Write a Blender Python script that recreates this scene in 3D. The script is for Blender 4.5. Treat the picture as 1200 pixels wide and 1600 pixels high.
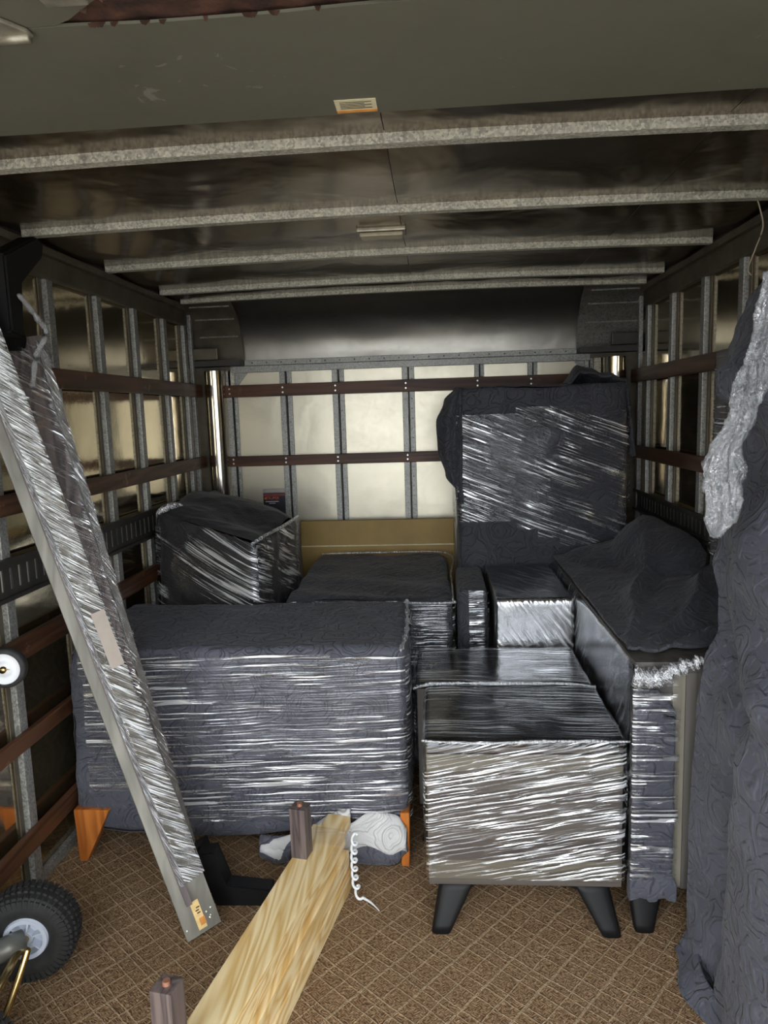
import bpy, bmesh, math, random
from mathutils import Vector, Matrix, noise as mn

for o in list(bpy.data.objects): bpy.data.objects.remove(o)
scene = bpy.context.scene
COL = scene.collection
R = math.radians
rnd = random.Random(7)

# ------------------------------------------------------------------ camera
F_PX, YAW, PITCH, ROLL, CAM_H = 1122.7, -.07627, -.13687, -.03163, 1.45
def cam_axes():
    cy, sy, cp, sp = math.cos(YAW), math.sin(YAW), math.cos(PITCH), math.sin(PITCH)
    f = Vector((sy*cp, cy*cp, sp)); r = Vector((cy, -sy, 0)); u = r.cross(f)
    return r*math.cos(ROLL)+u*math.sin(ROLL), -r*math.sin(ROLL)+u*math.cos(ROLL), f
_r, _u, _f = cam_axes()
cam = bpy.data.cameras.new('camera'); camo = bpy.data.objects.new('camera', cam); COL.objects.link(camo)
camo.matrix_world = Matrix(((_r.x, _u.x, -_f.x, 0), (_r.y, _u.y, -_f.y, 0), (_r.z, _u.z, -_f.z, CAM_H), (0, 0, 0, 1)))
cam.sensor_fit = 'VERTICAL'; cam.sensor_height = 24; cam.sensor_width = 18
cam.lens = F_PX/1600*24; cam.clip_start = .02
scene.camera = camo

# ------------------------------------------------------------------ world, exposure
world = bpy.data.worlds.new('overcast_sky'); scene.world = world; world.use_nodes = True
bgn = world.node_tree.nodes['Background']
bgn.inputs['Color'].default_value = (.93, .97, 1.0, 1); bgn.inputs['Strength'].default_value = 4.2
vs = scene.view_settings
vs.view_transform = 'Standard'; vs.look = 'None'; vs.gamma = 1; vs.use_curve_mapping = False
vs.exposure = 0.48

# ------------------------------------------------------------------ material helpers
MATS = {}
def new_mat(name):
    m = bpy.data.materials.new(name); m.use_nodes = True
    nt = m.node_tree; nt.nodes.clear(); MATS[name] = m
    return m, nt
class NT:
    def __init__(s, nt): s.nt = nt
    def n(s, t, **k):
        nd = s.nt.nodes.new(t)
        for a, b in k.items():
            if a == 'inp':
                for kk, v in b.items():
                    if isinstance(v, bpy.types.NodeSocket): s.nt.links.new(v, nd.inputs[kk])
                    else: nd.inputs[kk].default_value = v
            else: setattr(nd, a, b)
        return nd
    def math(s, op, a, b=0.0, c=None, clamp=False):
        nd = s.n('ShaderNodeMath', operation=op, use_clamp=clamp)
        for i, v in enumerate((a, b, c)):
            if v is None: continue
            if isinstance(v, bpy.types.NodeSocket): s.nt.links.new(v, nd.inputs[i])
            else: nd.inputs[i].default_value = v
        return nd.outputs[0]
    def mapr(s, v, a, b, c=0.0, d=1.0, smooth=False):
        nd = s.n('ShaderNodeMapRange', inp={0: v, 1: a, 2: b, 3: c, 4: d})
        if smooth: nd.interpolation_type = 'SMOOTHSTEP'
        return nd.outputs[0]
    def mix(s, f, a, b):
        nd = s.n('ShaderNodeMix', data_type='RGBA')
        for i, v in ((0, f), (6, a), (7, b)):
            if isinstance(v, bpy.types.NodeSocket): s.nt.links.new(v, nd.inputs[i])
            else: nd.inputs[i].default_value = v if i == 0 else (*v, 1) if len(v) == 3 else v
        return nd.outputs[2]
    def coords(s, kind='Object', scale=(1, 1, 1), rot=(0, 0, 0), loc=(0, 0, 0)):
        tc = s.n('ShaderNodeTexCoord')
        mp = s.n('ShaderNodeMapping', inp={0: tc.outputs[kind], 1: loc, 2: rot, 3: scale})
        return mp.outputs[0]
    def noise(s, vec, scale, detail=4, rough=.5, dist=0.0):
        return s.n('ShaderNodeTexNoise', inp={'Vector': vec, 'Scale': scale, 'Detail': detail, 'Roughness': rough, 'Distortion': dist}).outputs['Fac']
    def bump(s, h, strength=.5, dist=.01, normal=None):
        nd = s.n('ShaderNodeBump', inp={'Height': h, 'Strength': strength, 'Distance': dist})
        if normal is not None: s.nt.links.new(normal, nd.inputs['Normal'])
        return nd.outputs[0]
    def out(s, sh):
        o = s.n('ShaderNodeOutputMaterial'); s.nt.links.new(sh, o.inputs[0])
    def principled(s, col, rough=.5, metal=0.0, normal=None, **k):
        p = s.n('ShaderNodeBsdfPrincipled')
        for key, v in (('Base Color', col), ('Roughness', rough), ('Metallic', metal), ('Normal', normal)):
            if v is None: continue
            if isinstance(v, bpy.types.NodeSocket): s.nt.links.new(v, p.inputs[key])
            else: p.inputs[key].default_value = (*v, 1) if key == 'Base Color' and len(v) == 3 else v
        for key, v in k.items(): p.inputs[key.replace('_', ' ')].default_value = v
        return p.outputs[0]

def mat_plain(name, col, rough=.5, metal=0.0, var=.15, scale=20, bump=.1, **k):
    m, nt = new_mat(name); t = NT(nt)
    v = t.coords(); nz = t.noise(v, scale, 5, .6)
    c = t.mix(t.mapr(nz, .3, .7), tuple(x*(1-var) for x in col), tuple(min(1, x*(1+var)) for x in col))
    t.out(t.principled(c, rough, metal, t.bump(nz, bump, .004), **k)); return m

def mat_galv(name, base, metal=.75, rough=.42):
    m, nt = new_mat(name); t = NT(nt); v = t.coords()
    vo = t.n('ShaderNodeTexVoronoi', inp={'Vector': v, 'Scale': 190.0})
    g = t.n('ShaderNodeSeparateColor', inp={0: vo.outputs['Color']}).outputs[0]
    nz = t.noise(v, 9, 6, .7)
    f = t.math('ADD', t.math('MULTIPLY', g, .55), t.math('MULTIPLY', nz, .5))
    c = t.mix(t.mapr(f, .2, .85), tuple(x*.5 for x in base), tuple(min(1, x*1.35) for x in base))
    dirt = t.mapr(t.noise(v, 28, 4, .6), .62, .74)
    c = t.mix(t.math('MULTIPLY', dirt, .5), c, (.10, .08, .05))
    t.out(t.principled(c, t.mapr(g, 0, 1, rough-.1, rough+.18), metal, t.bump(nz, .15, .003))); return m

def mat_sheet(name, base, metal, rough, dent=.35, dscale=3.0, scratch=.4, dirtcol=(.06, .045, .03)):
    m, nt = new_mat(name); t = NT(nt); v = t.coords()
    dn = t.noise(v, dscale, 3, .5, .6)
    fine = t.noise(v, 45, 5, .6)
    sc1 = t.noise(t.coords(scale=(12, 12, 90), rot=(.3, .5, .4)), 1.0, 4, .6, 1.5)
    scr = t.mapr(sc1, .67, .71)
    smear = t.mapr(t.noise(v, 5, 6, .65, .4), .5, .8)
    c = t.mix(t.math('MULTIPLY', smear, .45), base, tuple(x*.55 for x in base))
    c = t.mix(t.math('MULTIPLY', scr, scratch), c, dirtcol)
    rg = t.math('ADD', rough, t.math('MULTIPLY', t.math('SUBTRACT', fine, .5), .12))
    n1 = t.bump(dn, dent, .05); n2 = t.bump(fine, .05, .004, n1)
    t.out(t.principled(c, rg, metal, n2)); return m

def mat_wood(name, dark, light, axis=1, scale=1.0, ring=14.0, rough=.5, wear=0.0, wearcol=(.4, .3, .2), spec=.3):
    m, nt = new_mat(name); t = NT(nt)
    s = [7.0*scale]*3; s[axis] = .55*scale
    v = t.coords(scale=tuple(s))
    nz = t.noise(v, 1.0, 3, .5, .35)
    rings = t.math('FRACT', t.math('MULTIPLY', nz, ring))
    tri = t.math('ABSOLUTE', t.math('SUBTRACT', rings, .5))
    s2 = [90.0*scale]*3; s2[axis] = 3.0*scale
    fib = t.noise(t.coords(scale=tuple(s2)), 1.0, 3, .6)
    f = t.math('ADD', t.mapr(tri, .08, .5, 0, .75), t.math('MULTIPLY', fib, .4), clamp=True)
    c = t.mix(f, light, dark)
    if wear:
        w = t.mapr(t.noise(t.coords(), 14, 6, .7), .62, .7)
        c = t.mix(t.math('MULTIPLY', w, wear), c, wearcol)
    t.out(t.principled(c, rough, 0, t.bump(fib, .15, .002), Specular_IOR_Level=spec)); return m

def mat_fabric(name, col, scale=1.0, emboss=.55, rough=.62, rings=26.0):
    """quilted blanket with embossed scrolls: rings round voronoi cells on warped coordinates"""
    m, nt = new_mat(name); t = NT(nt); v = t.coords()
    wn = t.n('ShaderNodeTexNoise', inp={'Vector': v, 'Scale': 9.0*scale, 'Detail': 2.0}).outputs['Color']
    off = t.n('ShaderNodeVectorMath', operation='MULTIPLY_ADD', inp={0: wn, 1: (.11/scale,)*3, 2: v}).outputs[0]
    vo = t.n('ShaderNodeTexVoronoi', inp={'Vector': off, 'Scale': 9.0*scale})
    ring = t.math('SINE', t.math('MULTIPLY', vo.outputs['Distance'], rings))
    scroll = t.mapr(ring, -.2, .8, smooth=True)
    vo2 = t.n('ShaderNodeTexVoronoi', feature='DISTANCE_TO_EDGE', inp={'Vector': off, 'Scale': 24.0*scale})
    leaf = t.mapr(vo2.outputs[0], 0, .12, smooth=True)
    weave = t.noise(t.coords(scale=(1, 1, 1)), 420, 2, .5)
    crease = t.noise(v, 16*scale, 5, .6, 1.2)
    h = t.math('ADD', t.math('MULTIPLY', scroll, .75), t.math('MULTIPLY', leaf, .14))
    n1 = t.bump(h, emboss, .008/scale); n2 = t.bump(crease, .22, .010, n1); n3 = t.bump(weave, .12, .002, n2)
    c = t.mix(t.mapr(t.noise(v, 5, 4, .6), .3, .7), tuple(x*.8 for x in col), tuple(x*1.2 for x in col))
    p = t.principled(c, rough, 0, n3, Specular_IOR_Level=.22, Sheen_Weight=.12, Sheen_Roughness=.4)
    t.out(p); return m

def mat_film(name, ang=0.0, along=5.0, across=130.0, lo=.53, hi=.60, base=.04, peak=.85, cluster=2.2, clo=.35, chi=.6, milky_glint=.3, seed=0.0, wob=.02, bstr=1.0, rough=.10, crk=.12):
    """clear stretch film: see-through, glossy, with taut wrinkles running along u (turned by ang)"""
    m, nt = new_mat(name); t = NT(nt)
    uv = t.coords('UV', rot=(0, 0, ang), loc=(seed, seed*1.7, seed))
    wv = t.n('ShaderNodeTexNoise', inp={'Vector': uv, 'Scale': 3.0, 'Detail': 2.0}).outputs['Color']
    uvw = t.n('ShaderNodeVectorMath', operation='MULTIPLY_ADD', inp={0: wv, 1: (0, wob, 0), 2: uv}).outputs[0]
    st = t.n('ShaderNodeMapping', inp={0: uvw, 3: (along, across, 1)}).outputs[0]
    s1 = t.noise(st, 1.0, 1.0, .4, 0.0)
    st2 = t.n('ShaderNodeMapping', inp={0: uvw, 3: (along*.8, across*.3, 1), 1: (3.1, 7.7, 0)}).outputs[0]
    s2 = t.noise(st2, 1.0, 2, .5, 0.0)
    cl = t.mapr(t.noise(uv, cluster, 3, .55), clo, chi, smooth=True)
    ridge = t.mapr(s1, lo, hi, smooth=True)
    mask = t.math('MULTIPLY', ridge, t.math('MULTIPLY', cl, t.mapr(s2, .38, .55)))
    h = t.math('ADD', t.math('MULTIPLY', mask, .5), t.math('MULTIPLY', s1, .35))
    fac = t.math('ADD', base, t.math('MULTIPLY', mask, peak), clamp=True)
    ck = t.noise(uv, 55, 4, .65, 1.5)
    nb = t.bump(h, bstr, .012); nb2 = t.bump(ck, crk, .006, nb)
    gl = t.n('ShaderNodeBsdfGlossy', inp={'Color': (.95, .97, 1, 1), 'Roughness': rough, 'Normal': nb2}).outputs[0]
    df = t.n('ShaderNodeBsdfDiffuse', inp={'Color': (.88, .90, .93, 1), 'Normal': nb2}).outputs[0]
    sh = t.n('ShaderNodeMixShader', inp={0: t.math('MULTIPLY', mask, milky_glint), 1: gl, 2: df}).outputs[0]  # white diffuse on wrinkles: milky film plus painted sky highlights
    tr = t.n('ShaderNodeBsdfTransparent', inp={'Color': (.97, .97, .98, 1)}).outputs[0]
    t.out(t.n('ShaderNodeMixShader', inp={0: fac, 1: tr, 2: sh}).outputs[0]); return m

def mat_carpet():
    m, nt = new_mat('carpet'); t = NT(nt)
    v = t.coords(rot=(0, 0, R(40)))
    wob = t.n('ShaderNodeTexNoise', inp={'Vector': v, 'Scale': 14.0, 'Detail': 3.0}).outputs['Color']
    vw = t.n('ShaderNodeVectorMath', operation='MULTIPLY_ADD', inp={0: wob, 1: (.012, .012, 0), 2: v}).outputs[0]
    sx = t.n('ShaderNodeSeparateXYZ', inp={0: vw})
    def lines(s, pitch, w, ph):
        fr = t.math('FRACT', t.math('ADD', t.math('DIVIDE', s, pitch), ph))
        return t.mapr(t.math('ABSOLUTE', t.math('SUBTRACT', fr, .5)), w, w*.35, smooth=True)
    ln = t.math('MAXIMUM', lines(sx.outputs[0], .056, .05, .1), lines(sx.outputs[1], .056, .05, .4))
    ln = t.math('MAXIMUM', ln, t.math('MULTIPLY', lines(sx.outputs[0], .112, .026, .33), .8))
    ln = t.math('MAXIMUM', ln, t.math('MULTIPLY', lines(sx.outputs[1], .112, .026, .63), .8))
    ck = t.n('ShaderNodeTexChecker', inp={'Vector': vw, 'Scale': 55.0}).outputs['Fac']
    d1 = t.noise(t.n('ShaderNodeMapping', inp={0: vw, 3: (85, 330, 1)}).outputs[0], 1, 2, .5)
    d2 = t.noise(t.n('ShaderNodeMapping', inp={0: vw, 3: (330, 85, 1)}).outputs[0], 1, 2, .5)
    dash = t.math('ADD', t.math('MULTIPLY', d1, ck), t.math('MULTIPLY', d2, t.math('SUBTRACT', 1.0, ck)))
    c = t.mix(t.mapr(dash, .4, .62), (.14, .078, .040), (.43, .29, .168))
    brk = t.mapr(t.noise(v, 160, 2, .5), .35, .55)
    c = t.mix(t.math('MULTIPLY', ln, t.math('ADD', .22, t.math('MULTIPLY', brk, .5))), c, (.66, .50, .32))
    big = t.noise(v, 2.5, 4, .6)
    c = t.mix(t.mapr(big, .35, .7, 0, .25), c, (.15, .085, .048))
    h = t.math('ADD', dash, t.math('MULTIPLY', ln, .5))
    t.out(t.principled(c, .95, 0, t.bump(h, .9, .012), Specular_IOR_Level=.1)); return m

def mat_laminate():
    """grey driftwood laminate laid in horizontal bands"""
    m, nt = new_mat('grey_laminate'); t = NT(nt); v = t.coords()
    z = t.n('ShaderNodeSeparateXYZ', inp={0: v}).outputs[2]
    ramp = t.n('ShaderNodeValToRGB', inp={0: t.mapr(z, .1, .56)})
    cr = ramp.color_ramp; cr.interpolation = 'CONSTANT'
    stops = [(0, (.115, .10, .088)), (.10, (.20, .18, .135)), (.22, (.10, .085, .078)), (.36, (.14, .125, .11)), (.52, (.105, .09, .082)), (.68, (.13, .118, .10)), (.80, (.21, .19, .145)), (.9, (.12, .105, .092))]
    stops = [(p_, tuple(.85*x for x in c_)) for p_, c_ in stops]
    cr.elements[0].color = (*stops[0][1], 1); cr.elements[1].position = stops[1][0]; cr.elements[1].color = (*stops[1][1], 1)
    for p, c in stops[2:]:
        e = cr.elements.new(p); e.color = (*c, 1)
    g = t.noise(t.coords(scale=(3, 3, 120)), 1.0, 4, .6, .3)
    c = t.mix(t.mapr(g, .3, .75, 0, .6), ramp.outputs[0], (.05, .042, .038))
    t.out(t.principled(c, .4, 0, t.bump(g, .1, .002))); return m

M = {}
M['carpet'] = mat_carpet()
M['galv'] = mat_galv('galvanised_steel', (.36, .36, .34), metal=.6, rough=.5)
M['galv_dark'] = mat_galv('dark_galvanised', (.15, .145, .13), metal=.5, rough=.5)  # darker tone of the galvanised steel
M['galv_beam'] = mat_galv('galvanised_beam', (.56, .53, .44), metal=.35, rough=.55)
M['side_panel'] = mat_sheet('side_aluminium', (.58, .50, .35), .97, .085, .05, 2.2, .5)
M['side_panel_low'] = M['side_panel']
M['back_panel'] = mat_sheet('back_aluminium', (.58, .54, .43), .5, .32, .10, 2.5, .25, (.25, .2, .14))
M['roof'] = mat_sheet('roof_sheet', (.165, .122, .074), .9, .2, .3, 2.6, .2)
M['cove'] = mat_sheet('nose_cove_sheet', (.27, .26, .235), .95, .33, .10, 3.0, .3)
M['polished'] = mat_plain('polished_steel', (.72, .68, .62), .14, 1.0, .08, 6, .25)
M['dark_steel'] = mat_plain('dark_painted_steel', (.045, .042, .038), .5, .3, .3, 14, .15)
M['frame_brown'] = mat_plain('brown_grey_frame', (.12, .102, .076), .5, .5, .3, 10, .15)
M['rail_wood'] = mat_wood('oiled_rail_wood', (.035, .013, .007), (.115, .046, .022), 0, 1.0, 8, .45, .45, (.22, .12, .07))
M['rail_wood_y'] = mat_wood('oiled_rail_wood_side', (.036, .015, .008), (.125, .056, .028), 1, 1.0, 8, .45, .7, (.26, .15, .09))
M['door_paint'] = mat_sheet('olive_door_paint', (.13, .122, .09), .15, .5, .1, 2.0, .5, (.30, .28, .23))
M['rust'] = mat_plain('rusted_core', (.055, .022, .012), .9, 0, .7, 30, .8)
M['hinge_steel'] = mat_plain('worn_hinge_steel', (.36, .33, .26), .45, .7, .3, 25, .2)
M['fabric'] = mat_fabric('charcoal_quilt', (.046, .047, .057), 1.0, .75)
M['fabric_lit'] = mat_fabric('charcoal_quilt_lit', (.080, .083, .104), 1.0, .95)  # the charcoal quilt again, base colour lightened to imitate lit cloth
M['fabric_lining'] = mat_fabric('white_quilt_lining', (.52, .52, .52), 1.0, .6)
M['fabric_plain'] = mat_fabric('black_soft_cover', (.03, .03, .033), 1.6, .2)
M['film_h'] = mat_film('stretch_film_level', R(-1), 3.2, 150, .50, .56, .05, .9, 2.0, .38, .52, .45)
M['film_h2'] = mat_film('stretch_film_level_loose', 0, 6, 140, .49, .56, .08, .9, 3.0, .36, .54, .4, seed=4.2)
M['film_d'] = mat_film('stretch_film_rising', R(-11), 5, 135, .47, .54, .07, .92, 3.2, .40, .52, .45, seed=9.0, wob=.015)
M['film_f'] = mat_film('stretch_film_falling', R(22), 3, 160, .48, .54, .04, .92, 2.6, .40, .53, .4, seed=13.0)
M['film_b3'] = mat_film('stretch_film_falling_dense', R(17), 4, 150, .46, .53, .06, .92, 3.4, .40, .52, .45, seed=15.4)
M['film_top'] = mat_film('stretch_film_taut_top', R(3), 2.5, 90, .49, .58, .15, .7, 3.4, .38, .55, .3, seed=2.0, bstr=.4)
M['film_clear'] = mat_film('stretch_film_clear', R(55), 4, 90, .48, .62, .34, .45, 2.5, .36, .6, .35, seed=21.0, bstr=.4)
M['film_rail'] = mat_film('stretch_film_rail', R(52), 12, 380, .42, .52, .30, .9, 6.0, .2, .40, .8, seed=31.0, crk=.1, wob=.01)
M['film_rail2'] = mat_film('stretch_film_rail_dark', R(62), 9, 230, .5, .57, .05, .6, 5.0, .38, .56, .3, seed=35.0)
M['film_bunch'] = mat_film('stretch_film_bunched', R(80), 26, 90, .38, .58, .35, .45, 12, .2, .5, .9, seed=17.0, crk=.3, rough=.22, bstr=.5)
def mat_rope():
    m, nt = new_mat('stretch_film_rope'); t = NT(nt)
    uv = t.coords('UV', scale=(1, 1, 1)); nz = t.noise(t.coords('UV', scale=(60, 22, 1)), 1.0, 5, .65, 1.2)
    lay = t.mapr(nz, .36, .64)
    cr = t.noise(uv, 130, 3, .6, 1.0)
    nb = t.bump(cr, .6, .006, t.bump(nz, .9, .012))
    gl = t.n('ShaderNodeBsdfGlossy', inp={'Color': (.95, .97, 1, 1), 'Roughness': .16, 'Normal': nb}).outputs[0]
    df = t.n('ShaderNodeBsdfDiffuse', inp={'Color': (.42, .44, .47, 1), 'Normal': nb}).outputs[0]
    tl = t.n('ShaderNodeBsdfTranslucent', inp={'Color': (.6, .62, .65, 1)}).outputs[0]
    tr = t.n('ShaderNodeBsdfTransparent').outputs[0]
    a = t.n('ShaderNodeMixShader', inp={0: .4, 1: df, 2: tl}).outputs[0]
    b = t.n('ShaderNodeMixShader', inp={0: .55, 1: a, 2: gl}).outputs[0]
    t.out(t.n('ShaderNodeMixShader', inp={0: t.mapr(lay, 0, 1, .25, .8), 1: tr, 2: b}).outputs[0]); return m
M['film_rope'] = mat_rope()
M['laminate'] = mat_laminate()
M['light_lam'] = mat_wood('pale_laminate', (.16, .145, .115), (.26, .24, .19), 2, 1, 6, .45)
M['grey_side'] = mat_wood('grey_laminate_end', (.06, .055, .05), (.125, .115, .105), 2, 1, 8, .45)
M['black_paint'] = mat_plain('black_satin_paint', (.006, .006, .0065), .5, 0, .2, 30, .05, Specular_IOR_Level=.25)
M['black_top'] = mat_plain('black_gloss_top', (.010, .010, .011), .16, 0, .2, 10, .02)
M['pine'] = mat_wood('pine', (.62, .39, .13), (.92, .77, .47), 1, 1.3, 11, .45)
M['dark_post'] = mat_wood('stained_post_wood', (.045, .034, .035), (.15, .115, .105), 2, 2.2, 7, .5, .5, (.30, .17, .09))
M['copper'] = mat_plain('copper_bolt', (.42, .20, .13), .4, .6, .2, 60, .1)
M['orange_wood'] = mat_wood('orange_varnished_wood', (.30, .085, .016), (.62, .21, .045), 2, 1.5, 6, .35)
M['rail_grey'] = mat_wood('grey_washed_board', (.15, .145, .125), (.27, .26, .225), 2, 1.2, 5, .55)
M['cleat'] = mat_wood('mauve_cleat', (.10, .08, .085), (.20, .165, .165), 2, 1.2, 4, .55)
M['rubber'] = mat_plain('tyre_rubber', (.016, .016, .016), .7, 0, .4, 40, .3)
M['hub_plastic'] = mat_plain('pale_grey_plastic', (.46, .50, .58), .45, 0, .05, 12, .03)
M['white_plastic'] = mat_plain('white_plastic', (.72, .74, .76), .4, 0, .04, 12, .03)
M['tube_grey'] = mat_plain('grey_hand_truck_tube', (.22, .225, .21), .35, .6, .15, 12, .08)
M['brass'] = mat_plain('brassy_axle', (.62, .45, .20), .22, 1.0, .15, 20, .05)
M['mustard'] = mat_plain('mustard_board', (.30, .195, .055), .6, 0, .14, 6, .1)
M['paper'] = mat_plain('aged_label_paper', (.62, .56, .36), .7, 0, .15, 40, .05)
M['paper_orange'] = mat_plain('orange_print', (.70, .30, .07), .7, 0, .2, 40, .05)
M['paper_tape'] = mat_plain('beige_tape', (.44, .38, .335), .6, 0, .06, 30, .05)
M['tag'] = mat_plain('cream_orange_tag', (.80, .58, .26), .7, 0, .12, 60, .05)
M['ink'] = mat_plain('dark_ink', (.05, .03, .02), .8, 0, .1, 40, .02)
M['card_black'] = mat_plain('black_card', (.012, .012, .02), .4, 0, .1, 30, .03)
M['card_red'] = mat_plain('red_maroon_plastic', (.20, .05, .055), .35, 0, .2, 30, .05)
M['red_print'] = mat_plain('red_orange_print', (.72, .12, .03), .5, 0, .1, 40, .02)
M['white_print'] = mat_plain('white_print', (.65, .65, .68), .5, 0, .1, 40, .02)
M['clear_plastic'] = mat_plain('cloudy_plastic', (.42, .40, .38), .25, 0, .1, 30, .05)
M['screw'] = mat_plain('zinc_screw', (.75, .74, .70), .35, .8, .1, 60, .05)
M['slot_bright'] = mat_plain('slot_bright_paint', (.68, .66, .58), .5, 0, .1, 30, .05)  # for added strips that imitate brightness seen through the tie-rail slots
M['wire'] = mat_plain('tan_wire', (.42, .35, .24), .5, 0, .1, 60, .05)
M['lens'] = mat_plain('yellowed_lamp_lens', (.36, .31, .20), .35, 0, .15, 30, .1)
M['concrete'] = mat_plain('yard_concrete', (.42, .41, .39), .9, 0, .2, 3, .2)
M['truck_skin'] = mat_plain('truck_outer_skin', (.55, .55, .54), .4, .2, .1, 4, .05)

# ------------------------------------------------------------------ mesh helpers
def obj(name, data, mat, parent=None, smooth=False, label=None, kind=None):
    """data: bmesh or (verts, faces[, uvs per loop]); coordinates are world, stored relative to the parent's base"""
    if isinstance(data, bmesh.types.BMesh):
        me = bpy.data.meshes.new(name); bmesh.ops.recalc_face_normals(data, faces=data.faces[:]); data.to_mesh(me); data.free()
    else:
        me = bpy.data.meshes.new(name); me.from_pydata([tuple(v) for v in data[0]], [], data[1])
        if len(data) > 2 and data[2]:
            ul = me.uv_layers.new(name='uv')
            for i, l in enumerate(me.loops): ul.data[i].uv = data[2][l.vertex_index]
        me.update()
    o = bpy.data.objects.new(name, me); COL.objects.link(o)
    if parent is not None:
        off = base_of(parent)
        me.transform(Matrix.Translation(-off)); o.parent = parent
    me.materials.append(MATS[mat] if mat in MATS else M[mat])
    if smooth: me.polygons.foreach_set('use_smooth', [True]*len(me.polygons))
    if label: o['label'] = label
    if kind: o['kind'] = kind
    return o
def base_of(p):
    v = Vector((0, 0, 0))
    while p is not None: v += p.location; p = p.parent
    return v
def thing(name, label, cat, loc=(0, 0, 0), group=None, kind=None):
    o = bpy.data.objects.new(name, None); COL.objects.link(o); o.location = loc; o.empty_display_size = .1
    o['label'] = label; o['category'] = cat
    if group: o['group'] = group
    if kind: o['kind'] = kind
    return o
def tag(o, label, cat, group=None):
    o['label'] = label; o['category'] = cat
    if group: o['group'] = group
    return o
def bxadd(bm, x0, x1, y0, y1, z0, z1, bev=0.0, mtx=None):
    r = bmesh.ops.create_cube(bm, size=1)
    for v in r['verts']:
        v.co = Vector(((x0+x1)/2+v.co.x*(x1-x0), (y0+y1)/2+v.co.y*(y1-y0), (z0+z1)/2+v.co.z*(z1-z0)))
    if bev:
        es = list({e for v in r['verts'] for e in v.link_edges})
        g = bmesh.ops.bevel(bm, geom=es, offset=bev, segments=2, affect='EDGES', profile=.6)
        vs_ = list({v for f in g['faces'] for v in f.verts} | {v for v in r['verts'] if v.is_valid})
    else: vs_ = r['verts']
    if mtx is not None:
        for v in vs_: v.co = mtx @ v.co
    return vs_
def box(name, x0, x1, y0, y1, z0, z1, mat, parent=None, bev=0.0, **k):
    bm = bmesh.new(); bxadd(bm, x0, x1, y0, y1, z0, z1, bev)
    return obj(name, bm, mat, parent, **k)
def tube(pts, rad, n=10, closed_ends=True):
    pts = [Vector(p) for p in pts]; vs_, fs = [], []
    up = Vector((0, 0, 1))
    for i, p in enumerate(pts):
        d = (pts[min(i+1, len(pts)-1)]-pts[max(i-1, 0)]).normalized()
        a = d.cross(up) if abs(d.dot(up)) < .95 else d.cross(Vector((1, 0, 0)))
        a.normalize(); b = d.cross(a); rr = rad[i] if isinstance(rad, (list, tuple)) else rad
        for k in range(n): vs_.append(p+(a*math.cos(2*math.pi*k/n)+b*math.sin(2*math.pi*k/n))*rr)
    for i in range(len(pts)-1):
        for k in range(n):
            fs.append((i*n+k, i*n+(k+1) % n, (i+1)*n+(k+1) % n, (i+1)*n+k))
    if closed_ends:
        fs.append(tuple(range(n-1, -1, -1))); fs.append(tuple((len(pts)-1)*n+k for k in range(n)))
    return vs_, fs
def smooth_path(pts, n=8):
    pts = [Vector(p) for p in pts]; out = []
    P_ = [pts[0]]+pts+[pts[-1]]
    for i in range(1, len(P_)-2):
        a, b, c, d = P_[i-1:i+3]
        for k in range(n):
            t_ = k/n
            out.append(.5*((2*b)+(c-a)*t_+(2*a-5*b+4*c-d)*t_*t_+(3*b-a-3*c+d)*t_**3))
    out.append(pts[-1]); return out
def prism(poly, o, s, n, a, length):
    """2-D polygon (s,n) extruded along a from o"""
    o, s, n, a = Vector(o), Vector(s), Vector(n), Vector(a)
    k = len(poly)
    vs_ = [o+s*p[0]+n*p[1] for p in poly]+[o+s*p[0]+n*p[1]+a*length for p in poly]
    fs = [tuple(range(k-1, -1, -1)), tuple(range(k, 2*k))]+[(i, (i+1) % k, k+(i+1) % k, k+i) for i in range(k)]
    bm = bmesh.new(); bv = [bm.verts.new(v) for v in vs_]
    for f in fs: bm.faces.new([bv[i] for i in f])
    return bm
def fract(p, s, seed, oct_=3):
    q = Vector(p)*s+Vector((seed*3.1, seed*1.7, seed*2.3)); v = 0; a = 1
    for _ in range(oct_): v += a*mn.noise(q); q = q*2.1; a *= .5
    return v
def ridge(p, s, seed):
    q = Vector(p)*s+Vector((seed*5.1, seed*2.7, seed))
    return (1-abs(mn.noise(q))*2.2)
def corners(x0, x1, y0, y1, z0, z1):
    return [(x0, y0, z0), (x1, y0, z0), (x1, y1, z0), (x0, y1, z0), (x0, y0, z1), (x1, y0, z1), (x1, y1, z1), (x0, y1, z1)]
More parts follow.
